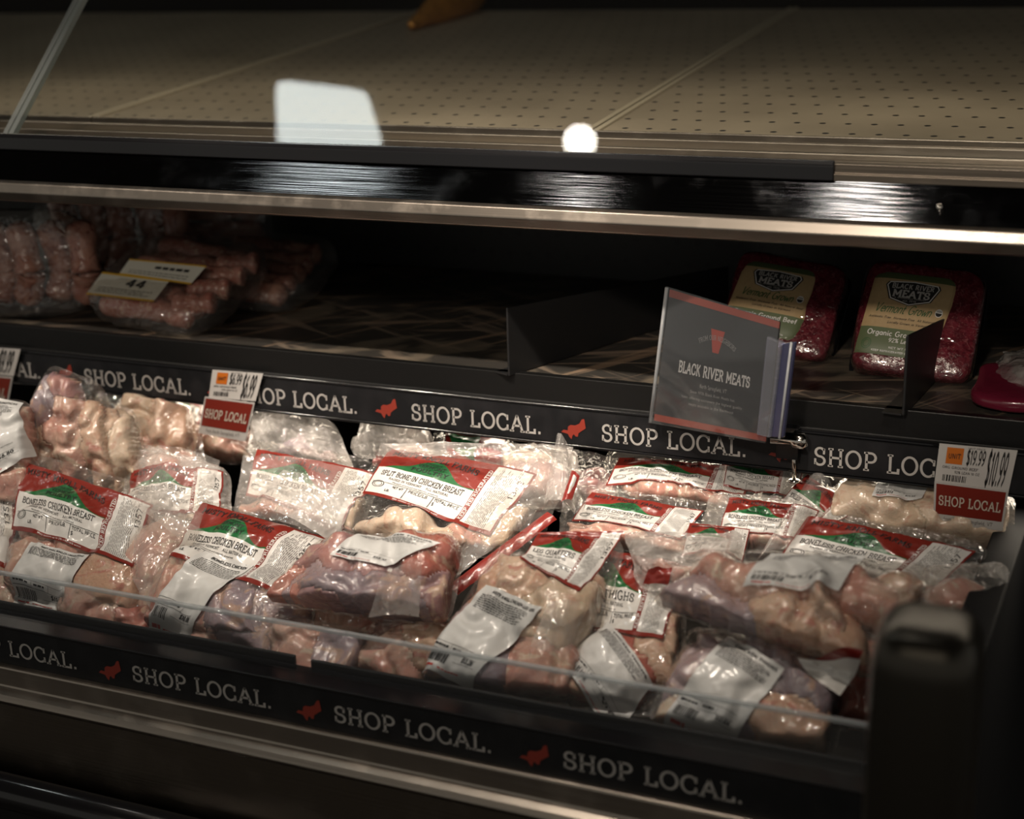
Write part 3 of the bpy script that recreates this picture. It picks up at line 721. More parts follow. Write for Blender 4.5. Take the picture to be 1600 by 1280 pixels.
# ------------------------------------------------------------------ price tags
TAGRED = pbr('tag_red', (.19, .022, .014), .35, coat=.5, bump=.2, bscale=40); ORANGE = pbr('tag_orange', (.50, .13, .012), .4)
TAGW = pbr('tag_paper', (.50, .48, .46), .4, coat=.4)
def price_tag(up, lo, price, lb, yu=1.288):
    Pu = [onY(*p, yu) for p in up]; n = nrm((0, -.9, .35)); O = onY(*lo[3], yu-.002)
    Pl = [onP(*p, O, nrm((0, -.96, -.1))) for p in lo]
    r = root('price_tag', Pl[0], lb, 'price tag', 'price tags on the shelf edge')
    cu = plate('price_card', Pu, .0008, TAGW, r); fu = qf(Pu)
    flat_print('orange_square', [rect(.11, .52, .33, .93)], fu, ORANGE, cu)
    pr = [fit_text(price[0], .38, .62, .55, .34, slab=False, wt=.16), fit_text(price[1], .66, .92, .12, .76, slab=False, wt=.16),
          fit_text('UNIT PRICE', .38, .6, .92, .045, slab=False, wt=.12), fit_text('ORG GROUND BEEF', .08, .55, .40, .06, slab=False, wt=.14), fit_text('92% LEAN 16 OZ', .25, .58, .29, .06, slab=False, wt=.14), barcode(.10, .08, .42, .24, rs)]
    flat_print('lettering', pr, fu, INK, cu)
    flat_print('lettering', [fit_text('UNIT', .14, .3, .66, .12, slab=False, wt=.15)], qf(Pu, .0007), INK, cu)
    cl = plate('red_card', Pl, .0008, TAGW, r); fl = qf(Pl)
    flat_print('red_field', [rect(.03, .23, .97, .97)], fl, TAGRED, cl)
    flat_print('lettering', [fit_text('SHOP LOCAL', .07, .93, .47, .22, wt=.15)], qf(Pl, .0008), pbr('tag_cream', (.55, .5, .42), .5), cl)
    flat_print('lettering', [fit_text('from North Springfield, VT', .15, .85, .09, .09, slab=False, wt=.13)], qf(Pl, .0008), INKG, cl)
price_tag([(326, 621), (399, 627), (411, 584), (332, 578)], [(310, 677), (383, 690), (398, 630), (320, 620)], ('$6.99', '$6.99'), 'white and red price tag at the left, above the red topped chicken labels')
price_tag([(1460, 754), (1576, 768), (1590, 704), (1468, 693)], [(1458, 816), (1566, 830), (1576, 768), (1460, 753)], ('$19.99', '$10.99'), 'white and red price tag at the right end beside the black end panel')
price_tag([(-60, 580), (21, 588), (32, 546), (-52, 540)], [(-78, 640), (8, 650), (20, 590), (-64, 582)], ('$9.99', '$9.99'), 'blurred price tag at the far left edge of the shelf')

# ------------------------------------------------------------------ generic lumps
def ico(sub):
    import bmesh
    bm = bmesh.new(); bmesh.ops.create_icosphere(bm, subdivisions=sub, radius=1.); V = np.array([v.co[:] for v in bm.verts]); f = [tuple(v.index for v in q.verts) for q in bm.faces]; bm.free(); return V, f
ICO4 = ico(5); ICO3 = ico(4)
def frame(n, e1):
    n = nrm(n); e1 = np.array(e1, float); e1 = nrm(e1-n*np.dot(e1, n)); return e1, np.cross(n, e1), n

# ------------------------------------------------------------------ brick packages of ground beef
SHR = film_mat('shrink_film', .012, .4, 70.)
def rbox(w, l, h, e, nu=72, nv=48):
    V = []; f = []
    for i in range(nv+1):
        ph = -math.pi/2+math.pi*i/nv
        for k in range(nu):
            t_ = 2*math.pi*k/nu
            def sp(a, p): return math.copysign(abs(a)**p, a)
            cp = sp(math.cos(ph), e); V.append((w/2*cp*sp(math.cos(t_), e), l/2*cp*sp(math.sin(t_), e), h/2*sp(math.sin(ph), e)))
    for i in range(nv):
        for k in range(nu): f.append((i*nu+k, i*nu+(k+1) % nu, (i+1)*nu+(k+1) % nu, (i+1)*nu+k))
    return np.array(V), f
BADGE = np.array([(.0, .78), (.04, .92), (.5, 1.), (.96, .92), (1., .78), (.88, .22), (.5, .0), (.12, .22)])
def beef_pack(lq, lb, depth, th_=.05, seed=1, margins=(.012, .028, .014)):
    """lq label quad px TL TR BR BL"""
    n = nrm((.10, -.80, .58)); bl = onZ(lq[3][0], lq[3][1]+35, SZ+.012)
    O = onY(*lq[3], depth)
    P = [onP(*p, O, n) for p in (lq[3], lq[2], lq[1], lq[0])]
    e1, e2, n = frame(n, P[1]-P[0]); w_ = np.linalg.norm(P[1]-P[0]); l_ = np.linalg.norm(P[3]-P[0])
    c = sum(P)/4; W = w_+margins[0]+margins[1]; Lh = l_+margins[2]*2
    cc = c+e1*(margins[1]-margins[0])/2-n*(th_/2+.0005)
    r = root('ground_beef_package', cc-e2*Lh/2-n*th_/2, lb, 'meat package', 'ground beef packages on the shelf')
    V, f = rbox(W, Lh, th_, .28); nz = (vnoise3(V*60+seed*9, seed)-.5)*.003+(vnoise3(V*200+5, seed)-.5)*.0012
    Vn = V*(1-.0*nz[:, None])+V/np.linalg.norm(V, axis=1)[:, None]*nz[:, None]
    Wd = lambda A: cc+A[:, :1]*e1+A[:, 1:2]*e2+A[:, 2:]*n
    build('beef_brick', Wd(Vn*.985), f, BEEF, r)
    film = build('shrink_wrap', Wd(V*np.array([1.004, 1.004, 1.0])+V/np.linalg.norm(V, axis=1)[:, None]*.0005), f, SHR, r)
    V2, f2 = rbox(W*1.03, Lh*1.03, th_*.75, .2); V2 = V2[:, :]; V2[:, 2] = np.minimum(V2[:, 2], 0)
    build('foam_tray', Wd(V2+np.array([0, 0, -th_*.18])), f2, BLACKG, r)
    # label (slightly draped)
    N = 24; uu, vv = np.meshgrid(np.linspace(0, 1, N), np.linspace(0, 1, N)); uu = uu.ravel(); vv = vv.ravel()
    Pq = [np.array(p) for p in P]
    def fn(V, off=0.):
        u = V[:, 0]; v = V[:, 1]; ed = -.004*np.abs(2*u-1)**6-.003*np.abs(2*v-1)**8
        B = Pq[0]*((1-u)*(1-v))[:, None]+Pq[1]*(u*(1-v))[:, None]+Pq[2]*(u*v)[:, None]+Pq[3]*((1-u)*v)[:, None]
        return B+n*(.0022+off+ed)[:, None]
    UVs = np.stack([uu, vv], 1); fq = [(j*N+i, j*N+i+1, (j+1)*N+i+1, (j+1)*N+i) for j in range(N-1) for i in range(N-1)]
    lab = build('kraft_label', fn(UVs), fq, KRAFT, r, uv=UVs)
    def pr(name, parts, mat, off=.0004):
        V, f = merge(parts); V, f = subdiv2(V, f, .12); build(name, fn(V, off), f, mat, lab, smooth=False)
    bd = BADGE*np.array([.66, .30])+np.array([.16, .60]); ctr = bd.mean(0)
    def fan(b): 
        V = np.vstack([b.mean(0), b]); return V, [(0, 1+i, 1+(i+1) % len(b)) for i in range(len(b))]
    pr('badge', [fan(bd)], INK, .0003); pr('badge_rim', [ribbon(np.vstack([ctr+(bd-ctr)*.93, (ctr+(bd-ctr)*.93)[:1]]), .006)], PAPER, .0006)
    pr('lettering', [fit_text('BLACK RIVER', .24, .74, .80, .055, slab=False, wt=.2), fit_text('MEATS', .27, .71, .70, .078, wt=.2, sp=.06), fit_text('est. 1976', .41, .57, .645, .022, slab=False), fit_text('N. SPRINGFIELD, VERMONT', .3, .68, .678, .014, slab=False)], INKW, .0008)
    pr('lettering', [fit_text('Vermont Grown', .10, .78, .50, .105, slab=False, wt=.11, slant=.35, sp=.0)], INKGR, .0006)
    pr('lettering', [fit_text('Antibiotic Free  Hormone Free  All Natural Beef', .06, .94, .425, .028, slab=False, slant=.2), fit_text('Locally Grown in Vermont', .3, .8, .37, .028, slab=False, slant=.2)], INK, .0006)
    pr('lettering', [fit_text('Organic Ground Beef', .10, .93, .22, .058, slab=False, wt=.17), fit_text('92% Lean', .38, .66, .15, .045, slab=False, wt=.16), fit_text('NET WT 16 OZ', .4, .72, .075, .022, slab=False), fit_text('KEEP REFRIGERATED OR FROZEN', .2, .82, .03, .018, slab=False)], PAPER, .0006)
    cir = np.array(arc(.87, .56, .045, .05, 0, 360, 20))[:-1]; pr('organic_seal', [fan(cir)], PAPER, .0003)
    cir2 = cir[(cir[:, 1] < .561)]; pr('seal_half', [fan(np.array(arc(.87, .56, .038, .042, 180, 360, 12)))], INK, .0005)
    pr('lettering', [fit_text('USDA', .84, .90, .57, .02, slab=False, wt=.2)], INK, .0006)
    rg = np.array(arc(.12, .11, .055, .06, 0, 360, 24)); pr('stamp', [ribbon(rg, .005), ribbon(np.array(arc(.12, .11, .035, .04, 0, 360, 20)), .004)], INKGR, .0005)
beef_pack([(1166, 405), (1284, 425), (1243, 533), (1124, 510)], 'red ground beef brick with kraft label, partly behind the vendor sign', 1.425, seed=2, margins=(.006, .03, .014))
beef_pack([(1370, 422), (1501, 437), (1462, 566), (1334, 548)], 'red ground beef brick with kraft label, partly behind the right divider', 1.39, seed=5, margins=(.008, .030, .015))

# ------------------------------------------------------------------ sausage packs, left of the shelf
def links(name, lb, base, paths, mat, filmbox, frame_, seed=0, cat='sausage package', group='sausage packages at the left of the shelf'):
    r = root(name, base, lb, cat, group); e1, e2, n = frame_
    for pts, rad in paths:
        P = np.array([base+e1*a+e2*b+n*c for a, b, c in pts]); m = 40
        t_ = np.linspace(0, 1, len(P)); T = np.linspace(0, 1, m); Q = np.stack([np.interp(T, t_, P[:, k]) for k in range(3)], 1)
        for _ in range(3): Q[1:-1] = (Q[:-2]+Q[1:-1]*2+Q[2:])/4
        rr = rad*np.clip(np.minimum(T, 1-T)/.06, 0, 1)**.5*(1+.07*np.sin(T*19+seed)); rr = np.maximum(rr, .001)
        V, f = tube_vf(Q, rr, 18); V = V+(vnoise3(V*90, seed)[:, None]-.5)*.003; build('sausage_link', V, f, mat, r)
    if filmbox:
        (cx, cy, cz), (w_, l_, h_) = filmbox; V, f = rbox(w_, l_, h_, .5, 80, 40)
        V = V*(1+.10*(crumple(V[:, 0], V[:, 1]+V[:, 2], seed+3, 30)-.6))[:, None]; V = V+[cx, cy, cz]
        build('vacuum_film', base+V[:, :1]*e1+V[:, 1:2]*e2+V[:, 2:]*n, f, FILM, r)
    return r
# package with two yellow-edged labels
b0 = onZ(235, 512, SZ+.004); e1, e2, nn = frame((.05, -.30, .95), (.98, -.05, 0))
fr_ = (e1, e2, nn)
sp_ = links('sausage_package', 'pink sausage package with two white yellow-edged labels lying on the shelf', b0,
      [([(-.075+.0*i, .012+.024*i, .012+.012*(i % 2)), (0, .016+.024*i, .016), (.055, .010+.024*i, .014)], .0135) for i in range(6)]+[([(.03, .01+.03*i, .03), (.075, .03+.03*i, .026)], .012) for i in range(4)],
      SAUS, ((-.005, .07, .018), (.175, .17, .05)), fr_, 4)
def lab_on(par, q, n, off, mat, words, name='price_label'):
    O = onY(*q[3], q_depth); P = [onP(*p, O, n) for p in (q[3], q[2], q[1], q[0])]; fn_ = qf(P, off)
    N = 2; UVs = np.array([(0, 0), (1, 0), (1, 1), (0, 1)], float)
    l = build(name, fn_(UVs), [(0, 1, 2, 3)], mat, par, uv=UVs, smooth=False)
    V, f = merge(words); build('lettering', qf(P, off+.0005)(V), f, INK, l, smooth=False)
q_depth = b0[1]-.005
nl = nrm((.05, -.62, .78))
lab_on(sp_, [(164, 430), (269, 443), (243, 477), (138, 465)], nl, .006, YEL, [fit_text('44', .45, .72, .5, .32, slab=False, wt=.2), bars(.1, .9, .14, .4, rs, 3, .03)])
q_depth = b0[1]+.02
lab_on(sp_, [(205, 408), (325, 419), (300, 448), (188, 432)], nl, .004, YEL, [bars(.4, .85, .5, .75, rs, 1, .14, .05, .1, .02), bars(.1, .9, .14, .4, rs, 2, .03)])
b1 = onZ(345, 492, SZ+.003)+np.array([0, .03, 0])
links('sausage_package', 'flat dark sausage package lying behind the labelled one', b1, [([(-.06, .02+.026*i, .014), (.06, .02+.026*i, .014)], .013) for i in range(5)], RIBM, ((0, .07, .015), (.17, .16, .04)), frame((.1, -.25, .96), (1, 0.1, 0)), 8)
b2 = onZ(45, 492, SZ+.003)
fv = frame((.35, -.93, .1), (.93, .35, 0))
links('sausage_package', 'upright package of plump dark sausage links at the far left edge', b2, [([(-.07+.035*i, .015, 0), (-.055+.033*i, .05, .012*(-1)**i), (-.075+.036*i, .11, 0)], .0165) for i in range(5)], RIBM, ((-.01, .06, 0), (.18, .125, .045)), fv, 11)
b3 = onZ(175, 470, SZ+.003)+np.array([-.03, .07, 0])
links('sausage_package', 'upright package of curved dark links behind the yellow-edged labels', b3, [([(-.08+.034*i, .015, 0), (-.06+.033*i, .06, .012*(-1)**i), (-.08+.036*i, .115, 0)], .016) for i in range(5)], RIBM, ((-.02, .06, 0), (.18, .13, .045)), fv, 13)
b4 = onZ(250, 450, SZ+.003)+np.array([0, .10, 0])
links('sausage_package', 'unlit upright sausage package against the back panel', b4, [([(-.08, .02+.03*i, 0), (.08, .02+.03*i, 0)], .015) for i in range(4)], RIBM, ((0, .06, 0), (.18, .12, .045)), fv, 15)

# amber pouch on the upper counter
ap = onP(640, 50, np.array([0, 1.41, z0]), dn); at = onP(745, 12, np.array([0, 1.41, z0]), dn)
AMB = pbr('amber_foil', (.8, .36, .08), .22, .6, bump=1., bscale=220)
T = np.linspace(0, 1, 30); Q = ap+(at-ap)*T[:, None]+np.array([0, 0, 1])*(.008+.022*T)[:, None]; rr = .006+.026*np.sin(np.clip(T*1.15, 0, 1)*math.pi*.55)**1.2
V, f = tube_vf(Q, rr, 28); V = V+(crumple(V[:, 0], V[:, 1]+V[:, 2], 5, 60)[:, None]-.5)*.008
rA = root('foil_pouch', ap, 'tapered amber foil pouch lying on the upper counter tray', 'pouch'); build('pouch_body', V, f, AMB, rA)
q = Q[-1]; V, f = tube_vf([q, q+nrm(at-ap)*.02+np.array([0, 0, .01]), q+nrm(at-ap)*.045+np.array([0, 0, .012])], [.018, .008, .02], 20); build('pouch_neck', V, f, AMB, rA)

# red package at the right bottom of the shelf
pk = onZ(1585, 648, SZ+.002)
r = root('raw_meat_packet', pk, 'flat crimson vacuum packet at the right end of the shelf with a white oval sticker', 'meat package')
VV, ff = rbox(.15, .09, .016, .45); VV = VV*(1+.12*(vnoise3(VV*50, 3)-.5))[:, None]; ee = frame((0, -.12, 1), (1, .12, 0))
cc = pk+np.array([.035, .05, .012]); build('meat_slab', cc+VV[:, :1]*ee[0]+VV[:, 1:2]*ee[1]+VV[:, 2:]*ee[2], ff, pbr('crimson_meat', (.13, .010, .026), .25, coat=.8, bump=.5, bscale=80), r)
pts = np.array(arc(.03, -.01, .022, .012, 0, 360, 20))[:-1]; build('oval_sticker', cc+pts[:, :1]*ee[0]+pts[:, 1:]*ee[1]+ee[2]*.013, [tuple(range(len(pts)))], PAPER, r, smooth=False)
pk2 = onZ(1590, 615, SZ+.012)+np.array([.03, .045, .0])
r = root('raw_meat_packet', pk2, 'crinkled clear wrapped packet behind the crimson one at the right end', 'meat package')
VV, ff = rbox(.11, .10, .04, .6); VV = VV*(1+.25*(crumple(VV[:, 0], VV[:, 1]+VV[:, 2], 9, 40)-.5))[:, None]
build('crinkled_film', pk2+VV[:, :1]*ee[0]+VV[:, 1:2]*ee[1]+VV[:, 2:]*ee[2], ff, CRUMP, r)
build('meat_slab', pk2+(VV*.85)[:, :1]*ee[0]+(VV*.85)[:, 1:2]*ee[1]+(VV*.85)[:, 2:]*ee[2], ff, pbr('dark_meat', (.05, .025, .022), .4), r)

# ------------------------------------------------------------------ bagged chicken
HO = np.array([0, 1.0, .85]); HN = nrm((0, -.28, 1))
def blur(H, n):
    for _ in range(n):
        Hp = np.pad(H, 1, mode='edge'); H = (Hp[1:-1, 1:-1]*4+Hp[:-2, 1:-1]*2+Hp[2:, 1:-1]*2+Hp[1:-1, :-2]*2+Hp[1:-1, 2:]*2+Hp[:-2, :-2]+Hp[2:, 2:]+Hp[:-2, 2:]+Hp[2:, :-2])/16
    return H
class Bag:
    def __init__(s, corners, lb, lift=0., n=(.12, -.58, .80), meat=(), puff=.012, wr=.003, seed=1, film=None, bow=.08, name='bagged_chicken', group='bagged chicken in the lower bin'):
        s.seed = seed; rs = np.random.RandomState(seed)
        cpx = np.mean(np.array(corners, float), 0); r = ray(*cpx); t = np.dot(HO-CAM, HN)/np.dot(r, HN); p = CAM+r*t
        s.n = nrm(n)
        for _ in range(30):                              # keep the bag behind the front guard
            s.O = p-nrm(r)*lift; P = [onP(*c, s.O, s.n) for c in corners]        # TL TR BR BL
            if min(q[1] for q in P) > .968: break
            lift -= .006
        s.e1, s.e2, s.n = frame(s.n, (P[1]-P[0])+(P[2]-P[3]))
        s.Q = np.array([s.to2(q) for q in P])
        lo = s.Q.min(0)-.03; hi = s.Q.max(0)+.03; s.st = .0019
        s.lo = lo; s.nx = int((hi[0]-lo[0])/s.st)+2; s.ny = int((hi[1]-lo[1])/s.st)+2
        X, Y = np.meshgrid(lo[0]+np.arange(s.nx)*s.st, lo[1]+np.arange(s.ny)*s.st)
        # distance inside the quad
        cen = s.Q.mean(0); D = np.full(X.shape, 9.)
        for i in range(4):
            a, b = s.Q[i], s.Q[(i+1) % 4]; d = b-a; nn = np.array([-d[1], d[0]])/np.linalg.norm(d)
            if np.dot(cen-a, nn) < 0: nn = -nn
            D = np.minimum(D, (X-a[0])*nn[0]+(Y-a[1])*nn[1])
        Dc = np.clip(D, 0, 1)
        base = puff*(1-np.exp(-Dc/.018))
        Xw = X+.010*(vnoise2(X*38+seed, Y*38, seed+1)-.5)*2+.004*(vnoise2(X*95, Y*95+seed, seed+2)-.5)*2
        Yw = Y+.010*(vnoise2(X*38, Y*38+seed, seed+3)-.5)*2+.004*(vnoise2(X*95+5, Y*95, seed+4)-.5)*2
        tops = []; s.blobs = []
        for m in meat:
            px, py, rx, ry, rz, ang, kind = m; kk = np.linalg.norm(s.O-CAM)/F; rx = rx*kk*1.22; ry = ry*kk*1.35; rz = rz*.00115; ang = -ang
            c = s.to2(onP(px, py, s.O+s.n*rz*.4, s.n)); c3 = rz*.04
            ca, sa = math.cos(math.radians(ang)), math.sin(math.radians(ang))
            A = ((Xw-c[0])*ca+(Yw-c[1])*sa)/rx; B_ = (-(Xw-c[0])*sa+(Yw-c[1])*ca)/ry; q = A*A+B_*B_
            tops.append(np.where((q < 1) & (D > .006), c3+rz*(1-np.clip(q, 0, 1)**1.25)**.5, -1)); s.blobs.append(kind)
        tops = np.array(tops); top = tops.max(0); arg = tops.argmax(0)
        fold = 1-np.abs(vnoise2(Xw*45+seed*2, Yw*30, seed+6)*2-1); fold2 = vnoise2(Xw*110, Yw*80, seed+8)
        top = np.where(top > 0, top-.008*np.clip(fold-.74, 0, 1)/.26-.0022*fold2, -1)
        s.X, s.Y, s.top, s.arg = X, Y, top, arg
        H = np.maximum(base, top+.0012); Hb = blur(H, 18); H = np.maximum(Hb, top+.0012); H = blur(H, 2)
        contact = np.clip(1-(H-top-.001)/.006, 0, 1); contact = blur(contact, 6)
        cr = crumple(X, Y, seed, 32.); H = H+wr*1.35*(cr-.45)*2*(1-.62*contact)+.0006*(crumple(X, Y, seed+9, 110.)-.5)
        H = np.where(D > 0, H*np.clip(.25+Dc/.006*.75, .25, 1), H)
        s.H = H; s.par = root(name, s.w3(np.array([[s.Q[:, 0].mean(), s.Q[:, 1].min()]]), np.array([-.02]))[0], lb, 'bagged chicken', group)
        film = film or FILM; s.film = film
        # film mesh
        N = 96; S, T = np.meshgrid(np.linspace(0, 1, N), np.linspace(0, 1, N)); S = S.ravel(); T = T.ravel()
        A = rs.rand(4)*9; bow = bow*(3.2 if film is CRUMP else 1.6 if film is FLAP else 1)
        def edge(t, k): return bow*.12*(vnoise2(t*5+A[k], np.zeros_like(t)+k, seed)-.5)*4*t*(1-t)*1.4+.004*np.sin(t*23+A[k])*t*(1-t)
        S2 = S+(1-S)*edge(T, 0)*1.+S*edge(T, 1); T2 = T+(1-T)*edge(S, 2)+T*edge(S, 3)
        kk = .075*np.abs(2*S-1)**7*np.abs(2*T-1)**7*(1+1.2*rs.rand(4)[(S > .5)*1+(T > .5)*2])
        S2 = .5+(S2-.5)*(1-kk); T2 = .5+(T2-.5)*(1-kk); xy = s.bil(S2, T2)
        h = s.h(xy[:, 0], xy[:, 1]); f = [(j*N+i, j*N+i+1, (j+1)*N+i+1, (j+1)*N+i) for j in range(N-1) for i in range(N-1)]
        Vt = s.w3(xy, h); eb = np.minimum(np.minimum(S, 1-S), np.minimum(T, 1-T)); Vb = s.w3(xy, np.where(eb < 1e-6, h, -.75*np.abs(h)*np.clip(eb*12, 0, 1)))
        s.filmo = build('plastic_bag', np.vstack([Vt, Vb]), f+[tuple(i+N*N for i in q[::-1]) for q in f], film, s.par)
        top2 = np.minimum(np.where(top > 0, blur(np.maximum(top, 0), 1), 0), H-.0006)
        cell = (top[:-1, :-1] > 0) & (top[1:, :-1] > 0) & (top[:-1, 1:] > 0) & (top[1:, 1:] > 0)
        for k, kind in enumerate(s.blobs):
            cm = cell & (arg[:-1, :-1] == k); J, I = np.nonzero(cm)
            if len(J) < 12: continue
            ids = {}; pts = []
            def vid(j, i):
                q = ids.get((j, i))
                if q is None: q = ids[(j, i)] = len(pts); pts.append((j, i))
                return q
            fc = [(vid(j, i), vid(j, i+1), vid(j+1, i+1), vid(j+1, i)) for j, i in zip(J, I)]
            cnt = {}
            for q in fc:
                for e in range(4): cnt[(q[e], q[(e+1) % 4])] = 1
            n = len(pts); jj = np.array([p[0] for p in pts]); ii = np.array([p[1] for p in pts])
            xy = np.stack([X[jj, ii], Y[jj, ii]], 1)
            sides = [(a_, a_+n, b_+n, b_) for (a_, b_) in cnt if (b_, a_) not in cnt]
            zt = top2[jj, ii]; V = np.vstack([s.w3(xy, zt), s.w3(xy, -.5*zt)])
            build('chicken_piece', V, fc+[tuple(i+n for i in q[::-1]) for q in fc]+sides, PAL[kind], s.par)
    def to2(s, p): d = np.array(p)-s.O; return np.array([d@s.e1, d@s.e2])
    def w3(s, xy, h): return s.O+xy[:, :1]*s.e1+xy[:, 1:2]*s.e2+h[:, None]*s.n
    def bil(s, S, T):
        TL, TR, BR, BL = s.Q; S = S[:, None]; T = T[:, None]; return BL*(1-S)*(1-T)+BR*S*(1-T)+TR*S*T+TL*(1-S)*T
    def h(s, x, y):
        fx = np.clip((x-s.lo[0])/s.st, 0, s.nx-1.001); fy = np.clip((y-s.lo[1])/s.st, 0, s.ny-1.001)
        i = fx.astype(int); j = fy.astype(int); a = fx-i; b = fy-j; H = s.H
        return (H[j, i]*(1-a)+H[j, i+1]*a)*(1-b)+(H[j+1, i]*(1-a)+H[j+1, i+1]*a)*b
    def mapper(s, quad, lift_guess=.02):
        """quad px TL TR BR BL -> function uv->3D on the film"""
        P = [s.to2(onP(*c, s.O+s.n*lift_guess, s.n)) for c in quad]
        for it in range(4):      # settle each corner on the film height
            P = [s.to2(onP(*c, s.O+s.n*float(s.h(np.array([p[0]]), np.array([p[1]]))[0]), s.n)) for c, p in zip(quad, P)]
        TL, TR, BR, BL = [np.array(p) for p in P]
        def fn(V, off):
            u = V[:, :1]; v = V[:, 1:2]; xy = BL*(1-u)*(1-v)+BR*u*(1-v)+TR*u*v+TL*(1-u)*v
            return s.w3(xy, s.hs(xy[:, 0], xy[:, 1])+off)
        return fn
    def hs(s, x, y): return s.h(x, y)
    def sheet(s, name, fn, off, mat, N=44):
        U, Vv = np.meshgrid(np.linspace(0, 1, N), np.linspace(0, 1, N)); UV = np.stack([U.ravel(), Vv.ravel()], 1)
        f = [(j*N+i, j*N+i+1, (j+1)*N+i+1, (j+1)*N+i) for j in range(N-1) for i in range(N-1)]
        return build(name, fn(UV, off), f, mat, s.par, uv=UV)
    def pr(s, fn, parts, mat, par, off, name='lettering', mx=.05):
        V, f = merge(parts); V, f = subdiv2(V, f, mx); build(name, fn(V, off), f, mat, par, smooth=False)
    def header(s, quad, product='BONELESS CHICKEN BREAST', full=True, date='1357'):
        fn = s.mapper(quad); o = s.sheet('printed_header', fn, .0008, HEADER); rs = np.random.RandomState(s.seed+77)
        tx = []
        V, f, tw = text_vf('MISTY KNOLL FARMS', 1, wt=.16, sp=.1); V = V.copy(); t = V[:, 0]/tw
        V = np.stack([.05+t*.62, .83+V[:, 1]*.085+.035*np.sin(t*math.pi)-.08*t*t], 1); tx.append((V, f))
        tx += [fit_text('VERMONT', .27, .46, .69, .055, wt=.13), fit_text('POULTRY', .24, .50, .60, .06, wt=.15), fit_text('FRESH', .31, .42, .765, .03, wt=.13)]
        tx += [fit_text(product, .06, .66, .405, .085, wt=.135, sp=.07), fit_text('RAISED IN VERMONT    ALL NATURAL', .14, .58, .335, .035, wt=.13)]
        if full:
            tx += [fit_text('Minimally processed and naturally preserved', .18, .52, .285, .022, slab=False, wt=.12), rect(.03, .262, .71, .268), rect(.30, .07, .304, .262), rect(.50, .07, .504, .262),
                   fit_text('NET WT.', .20, .285, .20, .04, slab=False, wt=.15), fit_text('LB.', .16, .2, .11, .04, slab=False, wt=.15), fit_text('PRICE/LB.', .32, .47, .20, .045, slab=False, wt=.15), fit_text('TOTAL PRICE', .515, .69, .20, .045, slab=False, wt=.15), fit_text('$', .515, .53, .13, .045, slab=False, wt=.15)]
            tx += [ribbon(arc(.085, .22, .045, .06, 0, 360, 22), .003), ribbon(arc(.085, .22, .03, .04, 0, 360, 22), .002)]
        # side panel print runs up the panel
        b, bf = bars(.0, 1., .05, .80, rs, 13, .013, .03, .10, .02); b = np.stack([.775+.20*(b[:, 1]), .06+.88*b[:, 0]], 1)
        tx.append((b, bf))
        V, f = fit_text(date or '1342', .0, 1., .0, 1., slab=False, wt=.13); V = np.stack([.965-V[:, 1]*.03, .55+V[:, 0]*.28], 1); tx.append((V, f))
        s.pr(fn, tx, INK, o, .0013)
        V, f = fit_text('KEEP REFRIGERATED', 0, 1, 0, 1, wt=.15); V = np.stack([.748-V[:, 1]*.024, .08+V[:, 0]*.8], 1)
        s.pr(fn, [(V, f), fit_text('May contain up to 2% retained water', .25, .60, .016, .022, slab=False, wt=.14)], PAPER, o, .0013)
        return o
    def sticker(s, quad, title='MISTY KNOLL CHICKEN LEG QTR', price='$13.20', off=.0016):
        fn = s.mapper(quad); o = s.sheet('price_sticker', fn, off, STICK); rs = np.random.RandomState(s.seed+7)
        tx = [fit_text(title, .22, .93, .925, .03, slab=False, wt=.2), bars(.08, .88, .74, .90, rs, 8, .0075, .02, .07, .012),
              rect(.02, .295, .86, .299), rect(.02, .215, .86, .219), rect(.34, .215, .344, .295), rect(.6, .215, .604, .295), bars(.05, .3, .235, .28, rs, 1, .022), bars(.38, .55, .235, .28, rs, 1, .022),
              fit_text(price, .64, .84, .165, .04, slab=False, wt=.2), rect(.5, .14, .9, .143), barcode(.06, .10, .40, .20, rs)]
        s.pr(fn, tx, INK, o, off+.0005)
        s.pr(fn, [bars(.08, .28, .04, .065, rs, 1, .022, .1, .2), bars(.34, .72, .038, .055, rs, 1, .01)], INKRD, o, off+.0005)
        return o
    def flap(s, quad, bend=.01, mat=None, seed=0, amp=.003, lift=.004, name='bag_flap', stripe=False):
        """loose sheet of film, quad px TL TR BR BL; corners may carry an extra height"""
        P = []
        for c in quad:
            hh = c[2] if len(c) > 2 else lift; P.append(onP(c[0], c[1], s.O+s.n*hh, s.n))
        TL, TR, BR, BL = P; N = 40; U, V = np.meshgrid(np.linspace(0, 1, N), np.linspace(0, 1, N)); U = U.ravel()[:, None]; V = V.ravel()[:, None]
        W = BL*(1-U)*(1-V)+BR*U*(1-V)+TR*U*V+TL*(1-U)*V
        d2 = (W-s.O)@s.e1, (W-s.O)@s.e2
        ww = (crumple(d2[0], d2[1], s.seed+seed+40, 38.)-.5)*2*amp+bend*(4*U[:, 0]*(1-U[:, 0]))
        W = W+s.n*ww[:, None]
        f = [(j*N+i, j*N+i+1, (j+1)*N+i+1, (j+1)*N+i) for j in range(N-1) for i in range(N-1)]
        o = build(name, W, f, mat or FLAP, s.par); return o
    def redpatch(s, quad, mat=None, name='printed_border', off=.001):
        fn = s.mapper(quad); return s.sheet(name, fn, off, mat or PRED, 16)
PRED = pbr('print_red', (.23, .022, .016), .3, coat=.6, bump=.3, bscale=70)
PWHT = pbr('print_white', (.70, .68, .65), .3, coat=.6, bump=.3, bscale=70)
PGRN = pbr('print_green', (.018, .13, .04), .3, coat=.6, bump=.3, bscale=70)

def B(*a, **k): return Bag(*a, **k)
